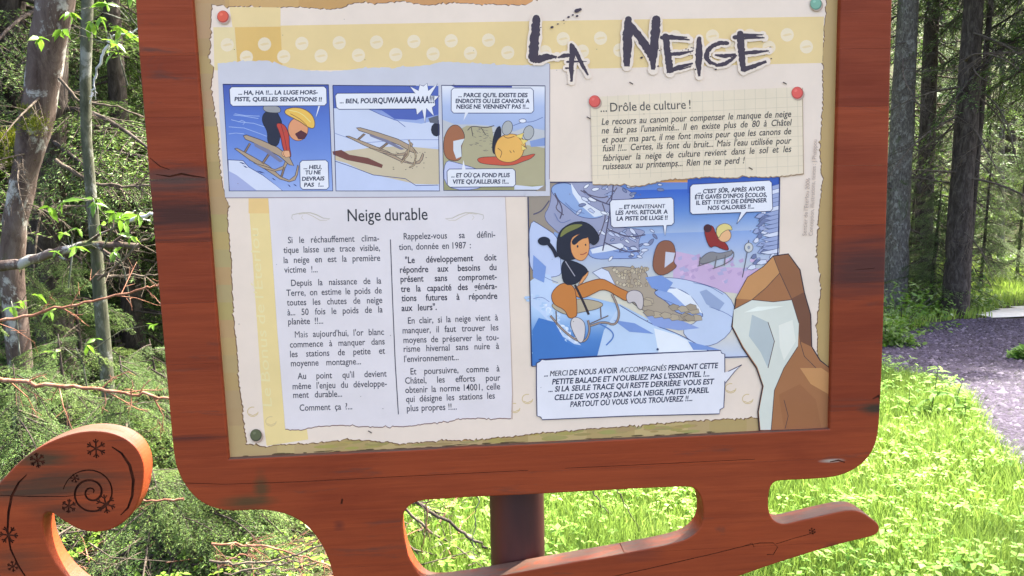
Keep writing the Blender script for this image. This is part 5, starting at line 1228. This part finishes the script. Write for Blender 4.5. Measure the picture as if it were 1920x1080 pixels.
# ------------------------------------------------------------ broad leaved sprigs
def leaf_mesh(name, L=.08, Wd=.03, m=broad, lobes=False):
    v = []; f = []; n = 7
    for i in range(n+1):
        t = i/n; w = Wd*.5*(math.sin(math.pi*min(1, t*1.05+.03))**.8)*(1-.25*t)*(1+(.12 if i % 2 else -.08)); z = -.25*L*t*t
        v += [(t*L, -w, z+w*.35), (t*L, 0, z), (t*L, w, z+w*.35)]
    for i in range(n):
        o = i*3; f += [(o, o+1, o+4, o+3), (o+1, o+2, o+5, o+4)]
    return pymesh(name, v, f, m, smooth=True)
LF = [leaf_mesh('leaf', .062, .026), leaf_mesh('leaf', .05, .024), leaf_mesh('leaf', .07, .027)]
def sprig(px, py, y, n, label, seed=0, spread=.13, s=1.0, stem_to=None, name='leafy_sprig', cat='sprig', whorls=4):
    r = random.Random(seed); c0 = A(px, py, y); root = empty(name, c0); tag(root, label, cat)
    st_ = NB(); e = (A(*stem_to)-c0) if stem_to else Vector((r.gauss(0, .05), .05, -.25)); st_.stick([e, e*.5+Vector((.01, 0, .02)), Vector((0, 0, 0))], .004, .002, 5)
    for w in range(whorls):
        c1 = Vector((r.gauss(0, spread), r.gauss(0, spread*.6), r.gauss(0, spread*.45))); st_.stick([e*.3, c1*.6+Vector((0, 0, .01)), c1], .002, .001, 4)
        k = n//whorls; a0 = r.uniform(0, 6)
        for i in range(k):
            a = a0+i*2*math.pi/k+r.gauss(0, .2); o = bpy.data.objects.new('leaf', r.choice(LF)); COL.objects.link(o); o.parent = root
            o.location = c1; o.rotation_euler = (R(r.gauss(0, 35)), R(r.uniform(-25, 65)), a+r.gauss(0, .4)); sc = s*r.uniform(.5, 1.15); o.scale = (sc, sc, sc)
    link('stem', st_.mesh('stem', [bark_green]), root)
sprig(195, 50, 2.6, 54, 'bright yellow green leaves at the top beside the thin trunk', 1, .13, 1.1, whorls=9)
sprig(225, 8, 2.7, 36, 'bright leaves hanging in at the very top left of the sign', 2, .10, 1.1, whorls=6)
sprig(172, 366, 2.5, 20, 'sprig of pointed green leaves halfway down the thin trunk', 3, .08, 1.1, (182, 400, 2.6), whorls=5)
sprig(225, 408, 2.3, 32, 'larger sprig of green leaves near the weathered patch of the stile', 4, .11, 1.0, (190, 470, 2.4), whorls=6)
sprig(135, 438, 2.5, 16, 'small sprig of green leaves in front of the mossy fallen branch', 5, .08, 1.0)
sprig(215, 462, 2.3, 20, 'sprig of dull green leaves at the foot of the thin trunk', 6, .08, 1.0)
sprig(20, 560, 2.2, 20, 'sprig of yellow green leaves at the left edge above the long twig', 7, .10, .8)
sprig(140, 645, 2.6, 16, 'green leaves low between the two long twigs', 8, .13, .8)
sprig(830, 960, 2.4, 36, 'bright leaves seen in the left opening under the sign', 9, .2, .9, whorls=6)
sprig(900, 1000, 2.8, 36, 'bright leaves right against the post in the left opening', 10, .2, .9, whorls=6)
sprig(460, 700, 3.2, 12, 'a few green leaves hidden behind the sign', 11, .1, .8)

# ------------------------------------------------------------ meadow
pale, pnt_, ppb = mat('pale_track', rough=.9)
ppn = noise(pnt_, coords(pnt_), 6, 6, .7); pnt_.links.new(ramp(pnt_, ppn, [(.3, (.42, .40, .34)), (.7, (.60, .58, .52))]), ppb.inputs['Base Color'])
tr_px = [(1842, 594), (1880, 597), (1940, 597), (2100, 600), (2100, 580), (1940, 576), (1900, 577), (1862, 583)]
tr_w = [G(*p) for p in tr_px]; tr_in = lambda x, y: inpoly(x, y, tr_w)
txs = list(np.arange(min(p.x for p in tr_w), max(p.x for p in tr_w), .2)); tys = list(np.arange(min(p.y for p in tr_w), max(p.y for p in tr_w), .2))
tag(link('clearing_track', grid_mesh('clearing_track', txs, tys, gz, pale, keep=tr_in, dz=.02)), 'pale sunlit track across the clearing beyond the gravel path', kind='structure')
def meadow(n, xr, yr, hmin, hmax, wd, keep, seed, lean=.35):
    g = np.random.default_rng(seed); V = []; F = []; out = 0; tries = 0
    while out < n and tries < n*12:
        tries += 1
        y = yr[0]+(yr[1]-yr[0])*g.random()**1.35; x = g.uniform(*xr)
        if not keep(x, y): continue
        z = gz(x, y)-.01; h = g.uniform(hmin, hmax)*(.55+.75*(mnoise.noise(Vector((x*1.3, y*1.3, 5)))*.5+.5)); a = g.uniform(0, 6.283); b_ = g.uniform(0, 6.283)
        lx, ly = math.cos(b_)*h*lean*g.uniform(.2, 1.3), math.sin(b_)*h*lean*g.uniform(.2, 1.3); wx, wy = math.cos(a)*wd, math.sin(a)*wd
        k = 1+y*.06; wx *= k; wy *= k; o = len(V)
        V += [(x-wx, y-wy, z), (x+wx, y+wy, z), (x+lx*.35-wx*.8, y+ly*.35-wy*.8, z+h*.6), (x+lx*.35+wx*.8, y+ly*.35+wy*.8, z+h*.6), (x+lx, y+ly, z+h*g.uniform(.8, 1))]
        F += [(o, o+1, o+3), (o, o+3, o+2), (o+2, o+3, o+4)]; out += 1
    return V, F
def kp(x, y):
    if onpath(x, y) or y < .8: return False
    return frus(x, y, .12) and x > -.35-.12*(y-2)+.35*mnoise.noise(Vector((x*2, y*2, 1)))
def kp_far(x, y): return (not onpath(x, y)) and (not tr_in(x, y)) and frus(x, y, .1) and x > 3.5
V, F = meadow(150000, (-1, 7.5), (.9, 9), .10, .25, .0024, kp, 1); print('grass', len(F))
tag(link('meadow_grass', npmesh('meadow_grass', V, F, [grass_m])), 'lush sunlit green grass beside the path', 'grass', kind='stuff')
V, F = meadow(60000, (3.5, 26), (8, 32), .06, .2, .005, kp_far, 2)
tag(link('clearing_grass', npmesh('clearing_grass', V, F, [grass_m])), 'bright grass of the clearing beyond the path', 'grass', kind='stuff')
def weeds(n, xr, yr, keep, seed, s0=.012, s1=.034):
    g = np.random.default_rng(seed); V = []; F = []; out = 0; tries = 0
    while out < n and tries < n*14:
        tries += 1; y = yr[0]+(yr[1]-yr[0])*g.random()**1.3; x = g.uniform(*xr)
        if not keep(x, y) or mnoise.noise(Vector((x*1.7, y*1.7, 9)))+g.normal(0, .25) < -.05: continue
        z = gz(x, y)+g.uniform(.07, .21); k = g.integers(3, 7); a0 = g.uniform(0, 6.28)
        for i in range(k):
            a = a0+i*6.283/k+g.normal(0, .15); L = g.uniform(s0, s1)*1.4; w = L*.3; ca, sa = math.cos(a), math.sin(a); o = len(V); dz = g.normal(-.1, .35)*L
            V += [(x+ca*.004, y+sa*.004, z), (x+ca*L*.5-sa*w, y+sa*L*.5+ca*w, z+dz*.4+.003), (x+ca*L, y+sa*L, z+dz), (x+ca*L*.5+sa*w, y+sa*L*.5-ca*w, z+dz*.4+.003)]
            F += [(o, o+1, o+2), (o, o+2, o+3)]
        out += 1
    return V, F
V, F = weeds(7000, (-1, 7.5), (.9, 9), kp, 3, .007, .021)
V2, F2_ = weeds(2600, (-1, 7.5), (.9, 9), kp, 13, .016, .034); n0_ = len(V); V = V+V2; F = F+[tuple(i+n0_ for i in q) for q in F2_]
tag(link('meadow_weeds', npmesh('meadow_weeds', V, F, [weed_m])), 'pale leafy ground plants growing through the grass', 'ground cover', kind='stuff')
# forest understorey, left: small herbs
def kpl(x, y): return frus(x, y, .1) and x < 0 and not onpath(x, y)
V, F = weeds(4200, (-8, 0), (1, 9), kpl, 4, .012, .03)
tag(link('forest_herbs', npmesh('forest_herbs', V, F, [broad])), 'small green herbs on the forest floor at the left', 'ground cover', kind='stuff')
# tall weeds by the path edge
def tall_weed(px, py, h, label, seed, k=12, s=.9):
    r = random.Random(seed); b = GP(px, py); root = empty('tall_weed', b); tag(root, label, 'plant')
    st_ = NB(); tip = Vector((r.gauss(0, .05), 0, h)); st_.stick([(0, 0, -.02), tip*.5+Vector((.01, 0, 0)), tip], .005, .002, 5); link('stem', st_.mesh('stem', [bark_green]), root)
    for i in range(k):
        t = .25+.75*i/k; p = tip*t; a = i*2.4
        o = bpy.data.objects.new('leaf', LFP[i % 2]); COL.objects.link(o); o.parent = root; o.location = p; sc = s*(1.5-t)*r.uniform(.8, 1.2); o.rotation_euler = (R(r.gauss(0, 15)), R(r.uniform(-25, 25)), a); o.scale = (sc,)*3
LFP = [leaf_mesh('leaf', .16, .05, weed_m), leaf_mesh('leaf', .13, .045, weed_m)]
tall_weed(1738, 800, .46, 'tallest pale weed standing at the edge of the gravel path', 1, 16, 1.0)
tall_weed(1770, 800, .32, 'broad pale weed right of the tallest one at the path edge', 2, 12, 1.1)
tall_weed(1700, 805, .30, 'short pale weed left of the tallest one near the sign', 3, 12, .9)
tall_weed(1805, 812, .26, 'small pale weed furthest right at the path edge', 4, 10, 1.0)
# leafy bushes at the feet of the right hand trunks
def bush(px, py, y, rad, label, seed, n=900, m=None):
    r = random.Random(seed); b = atx(px, y, py); root = empty('bush', b); tag(root, label, 'bush'); nb_ = NB()
    for i in range(n):
        d = Vector((r.gauss(0, 1), r.gauss(0, 1), abs(r.gauss(0, 1)))).normalized()*rad*r.uniform(.3, 1); d.z *= .8
        w = Vector((r.gauss(0, 1), r.gauss(0, 1), r.gauss(0, .4))).normalized(); u = w.cross(Vector((r.gauss(0, .4), r.gauss(0, .4), 1))).normalized(); l = r.uniform(.03, .075)
        nb_.tri(d-w*l*.3, d+w*l*.3, d+u*l, 0); nb_.tri(d-w*l*.3, d-u*l*.5, d+w*l*.3, 0)
    o = link('foliage', nb_.mesh('foliage', [m or broad]), root); o['kind'] = 'stuff'
    st_ = NB()
    for i in range(9): a = i*.7; st_.stick([(0, 0, -.05), (math.cos(a)*rad*.3, math.sin(a)*rad*.3, rad*.35), (math.cos(a)*rad*.6, math.sin(a)*rad*.6, rad*.6)], .008, .003, 4)
    link('stems', st_.mesh('stems', [bark_green]), root)
bush(1690, 600, ytr-1.2, .8, 'light green bush at the foot of the pale trunk beside the sign', 1)
bush(1740, 598, ytr+.3, .7, 'low light green bush between the pale and the thick trunk', 2)
bush(1815, 590, ytr+.8, .55, 'yellow green bush right of the thick trunk foot', 3)
bush(1660, 640, ytr-2.6, .45, 'small bush peeping out at the right edge of the sign', 4)
bush(1885, 560, ytr+10.5, .9, 'bright bush in the clearing left of the picture edge', 5)
bush(1925, 540, ytr+11, 1.2, 'bright bush in the clearing at the right picture edge', 6)
bush(1922, 668, GP(1922, 672).y, .16, 'small green tuft growing out of the gravel at the right edge', 7, 400, weed_m)
print('objects', len(bpy.data.objects), 'tris', sum(len(m.polygons) for m in bpy.data.meshes))
